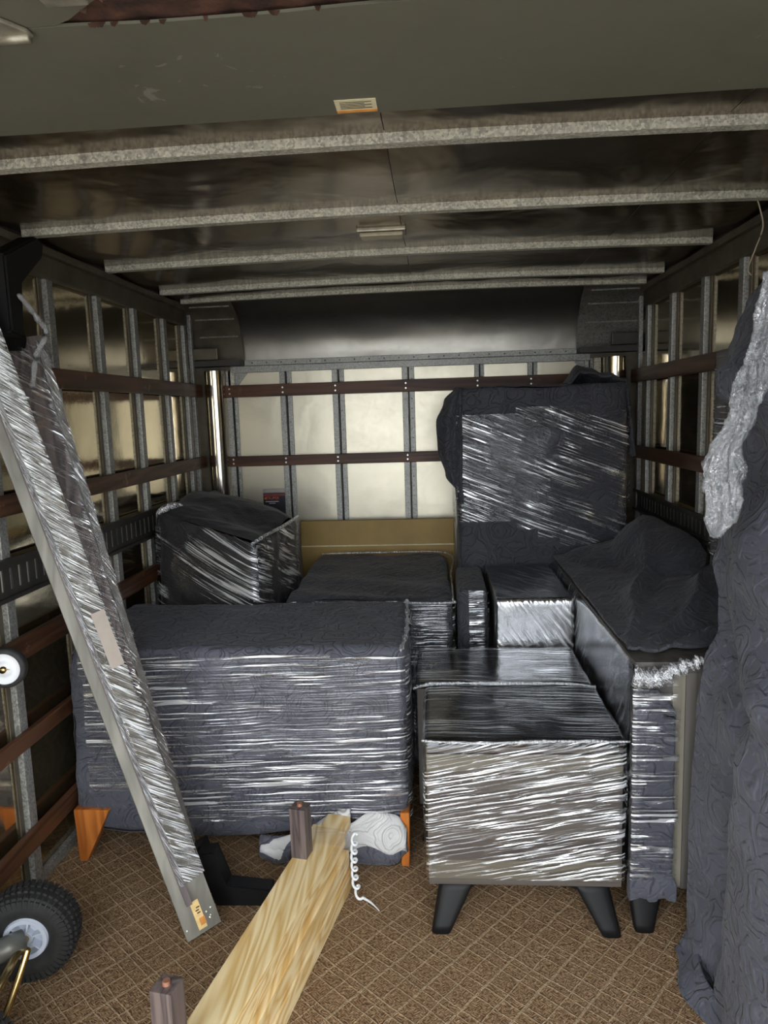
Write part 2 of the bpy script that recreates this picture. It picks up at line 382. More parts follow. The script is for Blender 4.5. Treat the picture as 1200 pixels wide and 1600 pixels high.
def wrap_box(cs, n=36, r=.03, amp=.006, seed=1, inflate=0.0, faces='-x+x-y+y-z+z', keep=None, extra=None, wr=9.0, gather=0.0):
    """cloth or film pulled round a box given by 8 corners; returns (verts, faces, uvs)"""
    C8 = [Vector(c) for c in cs]
    L = ((C8[1]-C8[0]).length, (C8[3]-C8[0]).length, (C8[4]-C8[0]).length)
    Hf = [l/2 for l in L]
    def tri(p):
        u, v, w = [(p[i]/Hf[i]+1)/2 for i in range(3)]
        a = (C8[0]*(1-u)+C8[1]*u)*(1-v)+(C8[3]*(1-u)+C8[2]*u)*v
        b = (C8[4]*(1-u)+C8[5]*u)*(1-v)+(C8[7]*(1-u)+C8[6]*u)*v
        return a*(1-w)+b*w
    ts = [math.sin(math.pi/2*(2*i/n-1)) * .35+.65*(2*i/n-1) for i in range(n+1)]
    vs_, fs, uvs = [], [], []
    for ax in range(3):
        for sg in (-1, 1):
            fid = ('-' if sg < 0 else '+')+'xyz'[ax]
            if fid not in faces: continue
            b0 = len(vs_); i1, i2 = [k for k in range(3) if k != ax]
            if ax == 2: i1, i2 = 0, 1
            for j in range(n+1):
                for i in range(n+1):
                    p = [0, 0, 0]; p[ax] = sg*Hf[ax]; p[i1] = ts[i]*Hf[i1]; p[i2] = ts[j]*Hf[i2]
                    p = Vector(p)
                    c = Vector([max(-(Hf[k]-r), min(Hf[k]-r, p[k])) for k in range(3)])
                    d = p-c
                    nrm = d.normalized() if d.length > 1e-6 else Vector([sg if k == ax else 0 for k in range(3)])
                    q = c+nrm*r if d.length > 1e-6 else p
                    w = tri(q)
                    e = amp*(fract(w, wr*.6, seed)+.8*max(0, ridge(w, wr, seed)-.55)) if amp else 0
                    if extra: w = extra(w, nrm, fid)
                    vs_.append(w+nrm*(inflate+e)); uvs.append((p[i1], p[i2]))
            for j in range(n):
                for i in range(n):
                    q = (b0+j*(n+1)+i, b0+j*(n+1)+i+1, b0+(j+1)*(n+1)+i+1, b0+(j+1)*(n+1)+i)
                    if keep:
                        c = (vs_[q[0]]+vs_[q[2]])/2
                        if not keep(c, fid): continue
                    if (sg > 0) == (ax == 1): q = q[::-1]
                    fs.append(q)
    return vs_, fs, uvs
def welded(name, data, mat, parent, weld=True, **k):
    vs_, fs = data[0], data[1]
    bm = bmesh.new(); bv = [bm.verts.new(v) for v in vs_]
    uvl = bm.loops.layers.uv.new('uv')
    for f in fs:
        try: fc = bm.faces.new([bv[i] for i in f])
        except ValueError: continue
        if len(data) > 2:
            for l, i in zip(fc.loops, f): l[uvl].uv = data[2][i]
    loose = [v for v in bm.verts if not v.link_faces]; bmesh.ops.delete(bm, geom=loose, context='VERTS')
    if weld: bmesh.ops.remove_doubles(bm, verts=bm.verts[:], dist=.0004)
    return obj(name, bm, mat, parent, smooth=True, **k)
def grid(fn, nu, nv):
    vs_, uvs, fs = [], [], []
    for j in range(nv+1):
        for i in range(nu+1):
            p, uv = fn(i/nu, j/nv); vs_.append(Vector(p)); uvs.append(uv)
    for j in range(nv):
        for i in range(nu):
            a = j*(nu+1)+i; fs.append((a, a+1, a+nu+2, a+nu+1))
    return vs_, fs, uvs
def lerp_tab(tab, z):
    if z <= tab[0][0]: return tab[0][1]
    for (a, b), (c, d) in zip(tab, tab[1:]):
        if z <= c:
            t_ = (z-a)/(c-a); t_ = t_*t_*(3-2*t_); return b+(d-b)*t_
    return tab[-1][1]
def text(name, body, size, loc, rot, mat, parent, extr=.0004):
    cu = bpy.data.curves.new(name, 'FONT'); cu.body = body; cu.size = size; cu.extrude = extr; cu.align_x = 'CENTER'; cu.align_y = 'CENTER'
    to = bpy.data.objects.new(name, cu); COL.objects.link(to)
    dg = bpy.context.evaluated_depsgraph_get(); me = bpy.data.meshes.new_from_object(to.evaluated_get(dg))
    bpy.data.objects.remove(to); bpy.data.curves.remove(cu)
    me.transform(Matrix.Translation(Vector(loc)) @ rot.to_4x4()); me.transform(Matrix.Translation(-base_of(parent)))
    o = bpy.data.objects.new(name, me); COL.objects.link(o); o.parent = parent; me.materials.clear(); me.materials.append(M[mat]); return o

# ------------------------------------------------------------------ the setting
XL, XR, YB, Y0, ZC = -1.30, 1.05, 3.90, .12, 2.055     # panel planes, rear opening, roof sheet
def struct(name, label, cat, loc=(0, 0, 0)): return thing(name, label, cat, loc, kind='structure')

g = obj('ground', (lambda b: (bxadd(b, -40, 40, -60, 40, -1.1, -1.0), b)[1])(bmesh.new()), 'concrete'); g['kind'] = 'structure'
tag(g, 'grey concrete yard outside the truck', 'ground')

fl = struct('floor', 'brown carpeted truck floor with tan diamond lattice', 'floor')
box('carpet', XL, XR, Y0, YB, -.012, 0, 'carpet', fl)
box('deck', XL-.05, XR+.05, Y0-.02, YB+.05, -.12, -.014, 'dark_steel', fl)

def side_wall(name, sgn, X, studs, rails, label):
    """sgn=+1: the wall at negative x, its inner face looking to +x"""
    w = struct(name, label, 'wall', (X, 2.0, 0))
    def bx(nm, d0, d1, y0, y1, z0, z1, mat, bev=0, parent=w):
        a, b = X+sgn*d0, X+sgn*d1
        return box(nm, min(a, b), max(a, b), y0, y1, z0, z1, mat, parent, bev)
    bx('outer_skin', -.05, -.012, Y0, YB+.05, -.1, ZC+.08, 'truck_skin')
    ys = [Y0]+studs+[YB]
    for a, b in zip(ys, ys[1:]):
        if b-a < .05: continue
        bx('panel', -.010, 0, a+.002, b-.002, 0, 1.93, 'side_panel')
    for y in studs:                     # hat-section posts: outer flange, raised web, far flange
        bx('stud', .001, .024, y-.020, y+.020, .0, 1.925, 'galv', .003)
        bx('stud_flange', .001, .006, y+.021, y+.048, .0, 1.925, 'galv')
        bx('stud_flange', .001, .006, y-.040, y-.021, .0, 1.925, 'frame_brown')
    bx('top_rail', 0, .03, Y0, YB-.2, 1.925, 2.0, 'frame_brown', .004)
    bx('top_rail_lip', .0, .048, Y0, YB-.2, 1.995, 2.02, 'frame_brown', .003)
    bx('top_rail_cap', .0, .03, Y0, YB-.02, 2.022, ZC+.01, 'dark_steel')
    bx('sill', 0, .02, Y0, YB, .0, .035, 'galv', .003)
    for z0, z1 in rails: bx('wood_rail', .025, .046, Y0, YB-.05, z0, z1, 'rail_wood_y', .004)
    return w, bx
RAILS = [(.155, .215), (.475, .525), (.745, .815), (1.185, 1.247), (1.565, 1.632)]
studsL = [.62, .97, 1.32, 1.66, 2.0, 2.39, 2.745, 3.08, 3.42, 3.70]
studsR = [.33, .72, 1.10, 1.47, 1.84, 2.20, 2.57, 2.92, 3.30, 3.66]
wl, bxl = side_wall('wall_left', 1, XL, studsL, RAILS, 'left metal truck wall with posts and brown wooden rub rails')
wr_, bxr = side_wall('wall_right', -1, XR, studsR, RAILS, 'right metal truck wall with posts and brown wooden rub rails')
def slotted(bxf, y0, y1, z0, z1, w, X, sgn):
    """pressed steel tie rail: flanges, webs and real open slots between small bars"""
    bm = bmesh.new()
    def b(d0, d1, ya, yb, za, zb):
        a, c = X+sgn*d0, X+sgn*d1; bxadd(bm, min(a, c), max(a, c), ya, yb, za, zb)
    h = z1-z0
    b(.026, .040, y0, y1, z1-h*.10, z1); b(.026, .040, y0, y1, z0, z0+h*.10)
    b(.026, .030, y0, y1, z1-h*.24, z1-h*.10); b(.026, .030, y0, y1, z0+h*.10, z0+h*.24)
    y = y0
    while y < y1:
        b(.026, .030, y, y+.032, z0+h*.24, z1-h*.24); y += .045
    return obj('slotted_rail', bm, 'dark_steel', w)
bxl('slot_bright_strip', .020, .0235, Y0, YB-.1, .94, 1.055, 'slot_bright'); bxr('slot_bright_strip', .020, .0235, Y0, YB-.1, .92, 1.015, 'slot_bright')  # strips added behind the slots, pale to imitate reflected light
slotted(bxl, Y0, YB-.1, .935, 1.06, wl, XL, 1)
slotted(bxr, Y0, YB-.1, .915, 1.02, wr_, XR, -1)

# back wall
wb = struct('wall_back', 'bright cream metal front bulkhead with riveted posts and two brown rails', 'wall', (0, YB, 0))
box('outer_skin', XL-.05, XR+.05, YB+.012, YB+.05, -.1, ZC+.08, 'truck_skin', wb)
bs = [(-.827, -.765), (-.546, -.484), (-.176, -.112), (.203, .253), (.477, .527)]
k_ = 3.895/3.85
bs = [(a*k_, b*k_) for a, b in bs]
edges = [-1.10]+[(a+b)/2 for a, b in bs]+[.80]
for a, b in zip(edges, edges[1:]):
    box('panel', a+.002, b-.002, YB-.008, YB+.004, 0, 1.72, 'back_panel', wb)
box('panel', XL, -1.102, YB-.008, YB+.004, 0, 1.72, 'frame_brown', wb); box('panel', .802, XR, YB-.008, YB+.004, 0, 1.72, 'frame_brown', wb)
for a, b in bs+[(-1.125, -1.075), (.775, .82)]:
    m_ = a+(b-a)*.46
    st = box('stud', a, m_, YB-.03, YB-.009, 0, 1.70, 'galv', wb, .002)
    box('stud_flange', m_+.009, b, YB-.018, YB-.009, 0, 1.70, 'galv', wb, .002)
    box('stud_groove', m_+.001, m_+.008, YB-.012, YB-.0085, 0, 1.70, 'black_paint', wb)
    z = .95
    bm = bmesh.new()
    while z < 1.69:
        r_ = bmesh.ops.create_uvsphere(bm, u_segments=6, v_segments=4, radius=.0035)
        for v in r_['verts']: v.co += Vector(((m_+b)/2+.003, YB-.0185, z))
        z += .052
    obj('rivets', bm, 'screw', wb, kind='stuff')
box('header', -1.10, .80, YB-.034, YB-.009, 1.688, 1.722, 'galv', wb, .002)
box('header_flange', -1.10, .80, YB-.026, YB-.009, 1.724, 1.752, 'galv', wb, .002)
bm = bmesh.new()
for i in range(24):
    r_ = bmesh.ops.create_uvsphere(bm, u_segments=6, v_segments=4, radius=.004)
    for v in r_['verts']: v.co += Vector((-1.06+i*.079, YB-.027, 1.738))
obj('rivets', bm, 'dark_steel', wb, kind='stuff')
for sx in (-1, 1):       # corner gussets
    x = -1.08 if sx < 0 else .79
    bm = bmesh.new(); d = .07*(-sx)
    pts = [(x, YB-.012, 1.69), (x+d, YB-.012, 1.69), (x, YB-.012, 1.69-.085)]
    vs_ = [bm.verts.new(p) for p in pts]+[bm.verts.new((p[0], p[1]+.003, p[2])) for p in pts]
    for f in ((0, 1, 2), (5, 4, 3), (0, 3, 4, 1), (1, 4, 5, 2), (2, 5, 3, 0)): bm.faces.new([vs_[i] for i in f])
    obj('gusset', bm, 'galv', wb)
def screw(x, y, z, parent):
    bm = bmesh.new(); bmesh.ops.create_cone(bm, cap_ends=True, segments=8, radius1=.0055, radius2=.004, depth=.003)
    for v in bm.verts: v.co = Vector((x+v.co.x, y-v.co.z, z+v.co.y))
    return obj('screw', bm, 'screw', parent)
for z0, z1 in ((1.185, 1.240), (1.558, 1.622)):
    rl = box('wood_rail', -1.20, .97, YB-.052, YB-.031, z0, z1, 'rail_wood', wb, .003)
    rl.location = (0, 0, 0)
    for a, b in bs+[(-1.11, -1.08)]:
        for dz in (.3, .7): screw((a+b)/2-.012, YB-.0535, z0+(z1-z0)*dz, rl)
# polished rounded corner posts
for sx in (-1, 1):
    cx = -1.185 if sx < 0 else .925
    pts = [(cx+.062*math.cos(t_), YB-.015-.085*math.sin(t_)) for t_ in [math.pi*k/14 for k in range(15)]]
    vs_ = [Vector((x, y, z)) for z in (0, 1.70) for x, y in pts]; n_ = len(pts)
    obj('corner_post', (vs_, [(i, i+1, n_+i+1, n_+i) for i in range(n_-1)]), 'polished', wb, smooth=True)
    xo = XL+.012 if sx < 0 else XR-.012
    box('corner_angle', min(xo, xo-sx*.02), max(xo, xo-sx*.02), YB-.14, YB-.11, 0, 2.0, 'galv', wb, .002)
    b_ = cx-sx*.085
    box('corner_cleat', b_-.018, b_+.018, YB-.03, YB-.01, 1.60, 1.70, 'galv_beam', wb, .002)

# ceiling: roof sheets between cross bows, nose cove at the front
ce = struct('ceiling', 'dark metal truck roof with pale galvanised cross bows', 'ceiling', (0, 2, ZC))
box('outer_roof', XL-.05, XR+.05, Y0, YB+.05, ZC+.03, ZC+.08, 'truck_skin', ce)
bows = [.57, 1.12, 1.67, 2.22, 2.78, 3.33, 3.60]
ys = [Y0]+bows[:-1]+[3.62]
for a, b in zip(ys, ys[1:]):
    for xa, xb in ((XL+.03, -.10), (-.098, .62), (.622, XR-.03)):
        def fn(u, v, a=a, b=b, xa=xa, xb=xb):
            x = xa+(xb-xa)*u; y = a+(b-a)*v
            sag = .012*math.sin(math.pi*v)*(1+.6*mn.noise(Vector((x*2.1, y*3, 5))))+.010*mn.noise(Vector((x*3.3, y*4.1, 1.0)))*math.sin(math.pi*v)
            bow = .016*(1-((x+.125)/1.17)**2)
            return (x, y, ZC-.018+bow-sag*.8), (x, y)
        vs_, fs, _ = grid(fn, 14, 10)
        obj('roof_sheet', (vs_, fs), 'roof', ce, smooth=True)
for y in bows:
    bm = bmesh.new(); nseg = 16
    prof = [(-.018, .0), (-.018, -.027), (.014, -.027), (.014, 0)]
    rows = []
    for i in range(nseg+1):
        x = XL+.05+(XR-XL-.10)*i/nseg; bz = ZC-.012+.014*(1-((x+.125)/1.17)**2)
        rows.append([bm.verts.new((x, y+p[0], bz+p[1])) for p in prof])
    for a, b in zip(rows, rows[1:]):
        for q in range(4): bm.faces.new((a[q], b[q], b[(q+1) % 4], a[(q+1) % 4]))
    bm.faces.new(rows[0][::-1]); bm.faces.new(rows[-1])
    obj('cross_bow', bm, 'galv_beam', ce)
def cove(x0, x1, ry, rz, off, name, mat, parent, nx=24, bumps=.006):
    def fn(u, v):
        a = math.pi/2*v; x = x0+(x1-x0)*u
        y = YB-.012-ry+ry*math.sin(a); z = 1.75+rz*math.cos(a)
        e = bumps*mn.noise(Vector((x*4, y*9, z*9)))*math.sin(math.pi*u)
        return (x, y-off*math.sin(a)+e, z-off*math.cos(a)), (x, v)
    vs_, fs, _ = grid(fn, nx, 18)
    return obj(name, (vs_, fs), mat, parent, smooth=True)
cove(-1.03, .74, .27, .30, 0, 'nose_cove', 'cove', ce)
for sx in (-1, 1):
    xa, xb = ((XL+.012, -1.022) if sx < 0 else (.732, XR-.012))
    cap = cove(xa, xb, .27, .30, .016, 'cove_end_cap', 'frame_brown' if sx < 0 else 'galv_dark', ce, 8, .002)
    for k in range(3):
        a = math.pi/2*(.22+.24*k); y = YB-.012-.27+.27*math.sin(a)-.019*math.sin(a); z = 1.75+.30*math.cos(a)-.019*math.cos(a)
        vs_, fs = tube([(xa+.04, y, z), (xb-.02*-sx, y, z)], .004, 6); obj('swage_line', (vs_, fs), 'galv', cap)
    box('cap_flange', min(xa, xb), max(xa, xb), YB-.12, YB-.02, 1.722, 1.75, 'dark_steel', cap)
    xm = xa if sx < 0 else xb
    bm = bmesh.new(); bxadd(bm, min(xm, xm-sx*.15), max(xm, xm-sx*.15), YB-.125, YB-.11, 1.755, 1.815, .006)
    obj('cap_bracket', bm, 'frame_brown' if sx < 0 else 'dark_steel', cap)
# roof lamp
dl = thing('dome_light', 'small yellowed flat lamp on the roof between two cross bows', 'lamp', (-.165, 2.44, ZC-.03))
box('lamp_base', -.245, -.085, 2.40, 2.475, ZC-.026, ZC-.012, 'hinge_steel', dl, .004)
box('lens', -.235, -.095, 2.407, 2.468, ZC-.040, ZC-.027, 'lens', dl, .005)

# roll-up door stored under the roof
ZD = 1.97
dr = struct('door_1', 'olive grey overhead roll-up door stored open under the roof', 'door', (0, .8, ZD))
def tear(x):
    t_ = (x+.475)/.42
    if t_ <= 0 or t_ >= 1: return 0
    return .030*math.sin(math.pi*t_**.8)*(1+.35*mn.noise(Vector((x*26, 0, 3))))
def door_section(y0, y1, cut0=0.0, cut1=0.0):
    bm = bmesh.new(); n_ = 90; lo, hi = [], []
    x0, x1 = XL+.075, XR-.075
    for i in range(n_+1):
        x = x0+(x1-x0)*i/n_; c = tear(x)
        lo.append((x, y0+cut0*c)); hi.append((x, y1-cut1*c))
    rows = [[bm.verts.new((*p, z)) for p in r_] for z in (ZD, ZD+.004) for r_ in (lo, hi)]
    for i in range(n_):
        bm.faces.new((rows[0][i], rows[0][i+1], rows[1][i+1], rows[1][i])); bm.faces.new((rows[2][i], rows[3][i], rows[3][i+1], rows[2][i+1]))
        bm.faces.new((rows[0][i], rows[2][i], rows[2][i+1], rows[0][i+1])); bm.faces.new((rows[1][i], rows[1][i+1], rows[3][i+1], rows[3][i]))
    for e in (0, n_): bm.faces.new((rows[0][e], rows[1][e], rows[3][e], rows[2][e]))
    return obj('door_section', bm, 'door_paint', dr)
door_section(.998, 1.335, cut0=.25); door_section(.60, .995, cut1=2.6); door_section(Y0+.02, .597)
bm = bmesh.new()
vs_, fs, _ = grid(lambda u, v: ((-.52+.50*u, .88+.15*v, ZD+.0095+.0045*mn.noise(Vector((u*16, v*5, 2)))), (u, v)), 60, 10)
obj('rusted_core', (vs_, fs), 'rust', dr, smooth=False)
box('end_rail', XL+.075, XR-.075, 1.295, 1.334, ZD+.0045, ZD+.034, 'door_paint', dr, .002)
bm = bmesh.new()
for i in range(26):       # curled flakes along the tear
    x = -.46+.39*rnd.random(); c = tear(x)
    y = (.998+.25*c) if i % 2 else (.995-2.6*c)
    l = .006+.014*rnd.random(); h = .002+.005*rnd.random(); s_ = -1 if i % 2 else 1
    v4 = [bm.verts.new(p) for p in ((x-l/2, y, ZD+.004), (x+l/2, y, ZD+.004), (x+l*.25, y+s_*h, ZD-.004-h*.3), (x-l*.2, y+s_*h*.7, ZD-.003))]
    bm.faces.new(v4)
obj('torn_edge', bm, 'rust', dr, kind='stuff')
hg = None; HY = 1.008
for hx in (-.60, .235):
    HY = 1.008 if hx < 0 else .962
    bm = bmesh.new()
    a_ = [(hx-.075, HY-.08), (hx+.03, HY-.08), (hx+.072, HY-.015), (hx+.072, HY), (hx-.075, HY)]
    lo = [bm.verts.new((x, y, ZD-.007)) for x, y in a_]; hi = [bm.verts.new((x, y, ZD-.0005)) for x, y in a_]
    bm.faces.new(lo); bm.faces.new(hi[::-1])
    for i in range(5): bm.faces.new((lo[i], hi[i], hi[(i+1) % 5], lo[(i+1) % 5]))
    bmesh.ops.bevel(bm, geom=bm.edges[:], offset=.002, segments=1, affect='EDGES')
    hg = obj('hinge', bm, 'hinge_steel', dr)
    for k in range(3):
        vs_, fs = tube([(hx-.07+k*.048, HY-.004, ZD-.008), (hx-.028+k*.048, HY-.004, ZD-.008)], .007, 8)
        obj('knuckle', (vs_, fs), 'hinge_steel', hg, smooth=True)
for (x0, x1, y0, y1) in ((-.475, -.42, .90, .945),):
    box('door_bracket', x0, x1, y0, y1, ZD-.006, ZD-.0005, 'hinge_steel', dr, .002)
for sx in (XL+.06, XR-.06):
    box('door_track', sx-.02, sx+.02, Y0, 1.5, ZD-.025, ZD+.03, 'dark_steel', dr, .004)
stk = box('sticker', -.160, -.090, 1.275, 1.325, ZD-.0012, ZD-.0003, 'paper', dr); stk['label'] = 'small aged paper sticker with an orange strip'
box('sticker_strip', -.160, -.090, 1.315, 1.325, ZD-.0018, ZD-.0013, 'paper_orange', stk)
for i in range(5): box('print_line', -.152, -.098-.012*(i % 2), 1.283+i*.006, 1.2848+i*.006, ZD-.0017, ZD-.0013, 'ink', stk)

# hanging wires by the right wall
for i, (pts, lab) in enumerate((([(.93, 2.24, 2.03), (.945, 2.25, 2.0), (.955, 2.25, 1.95), (.94, 2.26, 1.89), (.93, 2.28, 1.84), (.94, 2.28, 1.82)], 'longer thin tan wire dangling from the roof bow by the right wall'),
                                ([(.985, 2.20, 2.02), (.972, 2.20, 1.985), (.98, 2.18, 1.94), (.972, 2.18, 1.90), (.965, 2.18, 1.875)], 'shorter thin tan wire hanging against the right wall top rail'))):
    vs_, fs = tube(smooth_path(pts, 6), .0022, 6); tag(obj('wire', (vs_, fs), 'wire', smooth=True), lab, 'wire', 'loose roof wires')

# ------------------------------------------------------------------ things at the bulkhead
t = thing('board', 'plain mustard brown board standing against the bulkhead behind the wrapped boxes', 'board', (-.3, 3.8, 0))
box('panel', -.745, .082, 3.79, 3.815, 0, .885, 'mustard', t, .004)
box('trim_strip', -.745, .082, 3.783, 3.791, .745, .751, 'paper', t)
t = thing('tool_package', 'small black and red hardware blister pack hanging on the bulkhead', 'package', (-.89, 3.84, .9))
box('card', -.957, -.835, YB-.040, YB-.034, .90, 1.035, 'card_black', t, .002)
box('header_strip', -.955, -.837, YB-.047, YB-.040, 1.018, 1.034, 'card_red', t, .003)
box('hanger_tab', -.957, -.837, YB-.040, YB-.035, 1.036, 1.056, 'clear_plastic', t, .002)
rotb = Matrix.Rotation(R(90), 3, 'X')
text('brand_lettering', 'TRUPER', .021, (-.905, YB-.0412, 1.006), rotb, 'red_print', t)
bm = bmesh.new(); bmesh.ops.create_circle(bm, cap_ends=True, segments=16, radius=.007)
for v in bm.verts: v.co = Vector((-.944+v.co.x, YB-.0412, 1.006+v.co.y))
obj('emblem', bm, 'red_print', t)
box('print_line', -.945, -.872, YB-.0413, YB-.0402, .986, .990, 'white_print', t); box('print_line', -.925, -.89, YB-.0413, YB-.0402, .977, .980, 'white_print', t)

# tall wrapped item
t = thing('wrapped_tall_cabinet', 'tall upright cabinet in charcoal quilted blanket and stretch film by the bulkhead', 'wrapped cabinet', (.475, 3.55, 0))
TC = corners(.095, .855, 3.32, 3.80, 0, 1.555)
def tall_extra(w, nrm, fid):
    w = Vector(w)
    if fid == '-y': w.y += .008*math.sin(w.z*17+w.x*5)*(.4+fract(w, 2, 4)); w.z += .006*math.sin(w.x*11)*max(0, w.z-1.4)/.15
    return w
welded('blanket', wrap_box(TC, 64, .025, .010, 3, extra=tall_extra, wr=6), 'fabric', t)
welded('stretch_film', wrap_box(TC, 46, .02, .004, 8, .016, '-y-x+x', keep=lambda c, f: .88+.06*math.sin(c.x*7) < c.z < 1.44-.02*math.sin(c.x*9)), 'film_f', t)
def flap_fn(u, v):
    # loose blanket corner hanging over the left edge, pointed at the bottom
    z = 1.553-.50*v
    w = .105*math.sin(math.pi*min(1, (v*.93+.07))**.8)**.7 if v < .98 else .004
    w = lerp_tab([(0, .02), (.12, .075), (.3, .112), (.55, .105), (.8, .07), (.95, .02), (1, .004)], v)
    x = .112-w*(1-u)-.0; x += .0
    y = 3.305+.05*(1-u)+.018*math.sin(u*9+v*3)*(1-v*.5)-.012*math.sin(math.pi*u)
    return (x, y, z-.03*u*v), (x, z)
vs_, fs, uv = grid(flap_fn, 18, 40)
o = obj('blanket_flap', (vs_, fs, uv), 'fabric', t, smooth=True); md = o.modifiers.new('thickness', 'SOLIDIFY'); md.thickness = .012; md.offset = 0
def peak_fn(u, v):
    x = .60+.30*u; h = lerp_tab([(0, .0), (.18, .085), (.35, .06), (.6, .035), (.85, .012), (1, -.06)], u)
    z = 1.562+h*math.sin(math.pi*min(1, v*.8+.2))+.006*math.sin(u*23)
    y = 3.32+.28*v+.02*math.sin(u*8)
    if u > .85: z -= .30*(u-.85)/.15*(1-.3*v)
    return (x, y, z), (x, y)
vs_, fs, uv = grid(peak_fn, 30, 16); o = obj('blanket_bunch', (vs_, fs, uv), 'fabric', t, smooth=True); o.modifiers.new('thickness', 'SOLIDIFY').thickness = .01

# armchair-like wrapped bundle in the back left corner
B3 = [(-1.215, 2.86, 0), (-.727, 2.80, 0), (-.665, 3.32, 0), (-1.21, 3.72, 0), (-1.20, 2.95, 1.075), (-.730, 2.80, .945), (-.665, 3.30, .985), (-1.20, 3.72, 1.085)]
t = thing('wrapped_armchair', 'slanted bundle in black cover and stretch film in the corner by the left wall', 'wrapped bundle', (-.95, 3.2, 0))
def b3_extra(w, nrm, fid):
    w = Vector(w)
    if fid == '+z': w.z += .022*math.sin((w.x*.5+w.y)*16)*(w.x+1.25)*1.2+.03*max(0, 1-((w.x+1.05)**2+(w.y-3.3)**2)/.12)
    return w
welded('cover', wrap_box(B3, 56, .045, .012, 5, extra=b3_extra, wr=7), 'fabric_plain', t)
welded('stretch_film', wrap_box(B3, 44, .045, .006, 9, .014, '-y+x-x', keep=lambda c, f: c.z > .62+.25*(c.x+.72)*-.6 and c.z < 1.07 and (c.z < .93+.0*(c.x) or c.x < -.74 or f == '+x')), 'film_b3', t)
vs_, fs = tube(smooth_path([(-1.19, 2.93, 1.05), (-1.16, 2.92, 1.075), (-1.12, 2.95, 1.09), (-1.09, 2.98, 1.085)], 5), [.003+.013*math.sin(math.pi*k/15) for k in range(16)], 8)
obj('film_knot', (vs_, fs, [(v.x*3, v.z*3) for v in vs_]), 'film_bunch', t, smooth=True)
vs_, fs = tube(smooth_path([(-.75, 2.79, .945), (-.715, 2.87, .965), (-.67, 3.05, .98), (-.655, 3.28, .985)], 6), .007, 8)
obj('film_edge_roll', (vs_, fs, [(v.y*3, v.z*3) for v in vs_]), 'film_bunch', t, smooth=True)

# middle wrapped box
t = thing('wrapped_storage_box', 'low wrapped box with draped black cover top between the long dresser and mustard board', 'wrapped box', (-.3, 3.25, 0))
B2 = [(-.630, 2.79, 0), (.035, 2.79, 0), (.035, 3.70, 0), (-.635, 3.70, 0), (-.630, 2.79, .715), (.048, 2.785, .715), (.03, 3.68, .722), (-.635, 3.70, .718)]
def b2_extra(w, nrm, fid):
    w = Vector(w)
    if fid == '+z': w.z += .012*math.sin(w.y*22+w.x*9)*max(0, .5-abs(w.y-3.0))+.010*math.sin((w.x-.6*w.y)*24)*max(0, w.x+.35)
    return w
welded('cover', wrap_box(B2, 52, .03, .009, 6, extra=b2_extra, wr=7), 'fabric', t)
welded('stretch_film', wrap_box(B2, 40, .03, .006, 12, .014, '-y+x', keep=lambda c, f: .05 < c.z < .70), 'film_h2', t)
vs_, fs = tube(smooth_path([(-.63, 2.775, .70), (-.3, 2.77, .705), (.03, 2.77, .70), (.05, 2.80, .71), (.05, 3.2, .715), (.04, 3.68, .72), (-.3, 3.70, .725), (-.62, 3.70, .722)], 5), .0045, 6)
obj('film_edge_roll', (vs_, fs, [(v.x*3, v.y*3) for v in vs_]), 'film_bunch', t, smooth=True)

# ------------------------------------------------------------------ long dresser, front left
t = thing('wrapped_dresser', 'long low dresser in charcoal blanket and stretch film on orange wooden feet', 'wrapped dresser', (-.67, 2.43, 0))
B1 = [(-1.225, 2.15, .115), (-.115, 2.15, .14), (-.115, 2.72, .14), (-1.235, 2.72, .115), (-1.205, 2.152, .722), (-.112, 2.15, .732), (-.125, 2.73, .722), (-1.235, 2.73, .722)]
def b1_extra(w, nrm, fid):
    w = Vector(w)
    if w.z < .17: w.z -= .055*max(0, math.sin(math.pi*max(0, min(1, (w.x+1.17)/.85))))**.6*(.17-w.z)/.05
    if fid == '-y': w.y += .010*math.sin(w.z*20+w.x*6)*max(0, min(1, (-.75-w.x)*3))
    return w
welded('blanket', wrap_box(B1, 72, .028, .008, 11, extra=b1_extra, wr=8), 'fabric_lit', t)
welded('stretch_film', wrap_box(B1, 56, .028, .005, 14, .012, '-y+x', keep=lambda c, f: c.z < .705 and c.x > -1.16 and (c.x > -.95 or c.z > .25) and c.z > .15), 'film_h', t)
def dres_leg(x0, x1, y0, y1, sgn):
    # bracket foot: straight at the corner, tapering under the body
    bm = bmesh.new()
    top = [(x0, y0, .185), (x1, y0, .185), (x1, y1, .185), (x0, y1, .185)]
    if sgn > 0: bot = [(x0+.004, y0+.004, 0), (x0+.030, y0+.004, 0), (x0+.030, y0+.05, 0), (x0+.004, y0+.05, 0)]
    else: bot = [(x1-.030, y0+.004, 0), (x1-.004, y0+.004, 0), (x1-.004, y0+.05, 0), (x1-.030, y0+.05, 0)]
    a = [bm.verts.new(p) for p in top]; b = [bm.verts.new(p) for p in bot]
    bm.faces.new(a); bm.faces.new(b[::-1])
    for i in range(4): bm.faces.new((a[i], b[i], b[(i+1) % 4], a[(i+1) % 4]))
    bmesh.ops.bevel(bm, geom=bm.edges[:], offset=.002, segments=1, affect='EDGES')
    return obj('leg', bm, 'orange_wood', t)
dres_leg(-1.222, -1.10, 2.132, 2.21, 1); dres_leg(-.142, -.112, 2.132, 2.21, -1)
dres_leg(-1.222, -1.12, 2.62, 2.70, 1); dres_leg(-.20, -.125, 2.62, 2.70, -1)
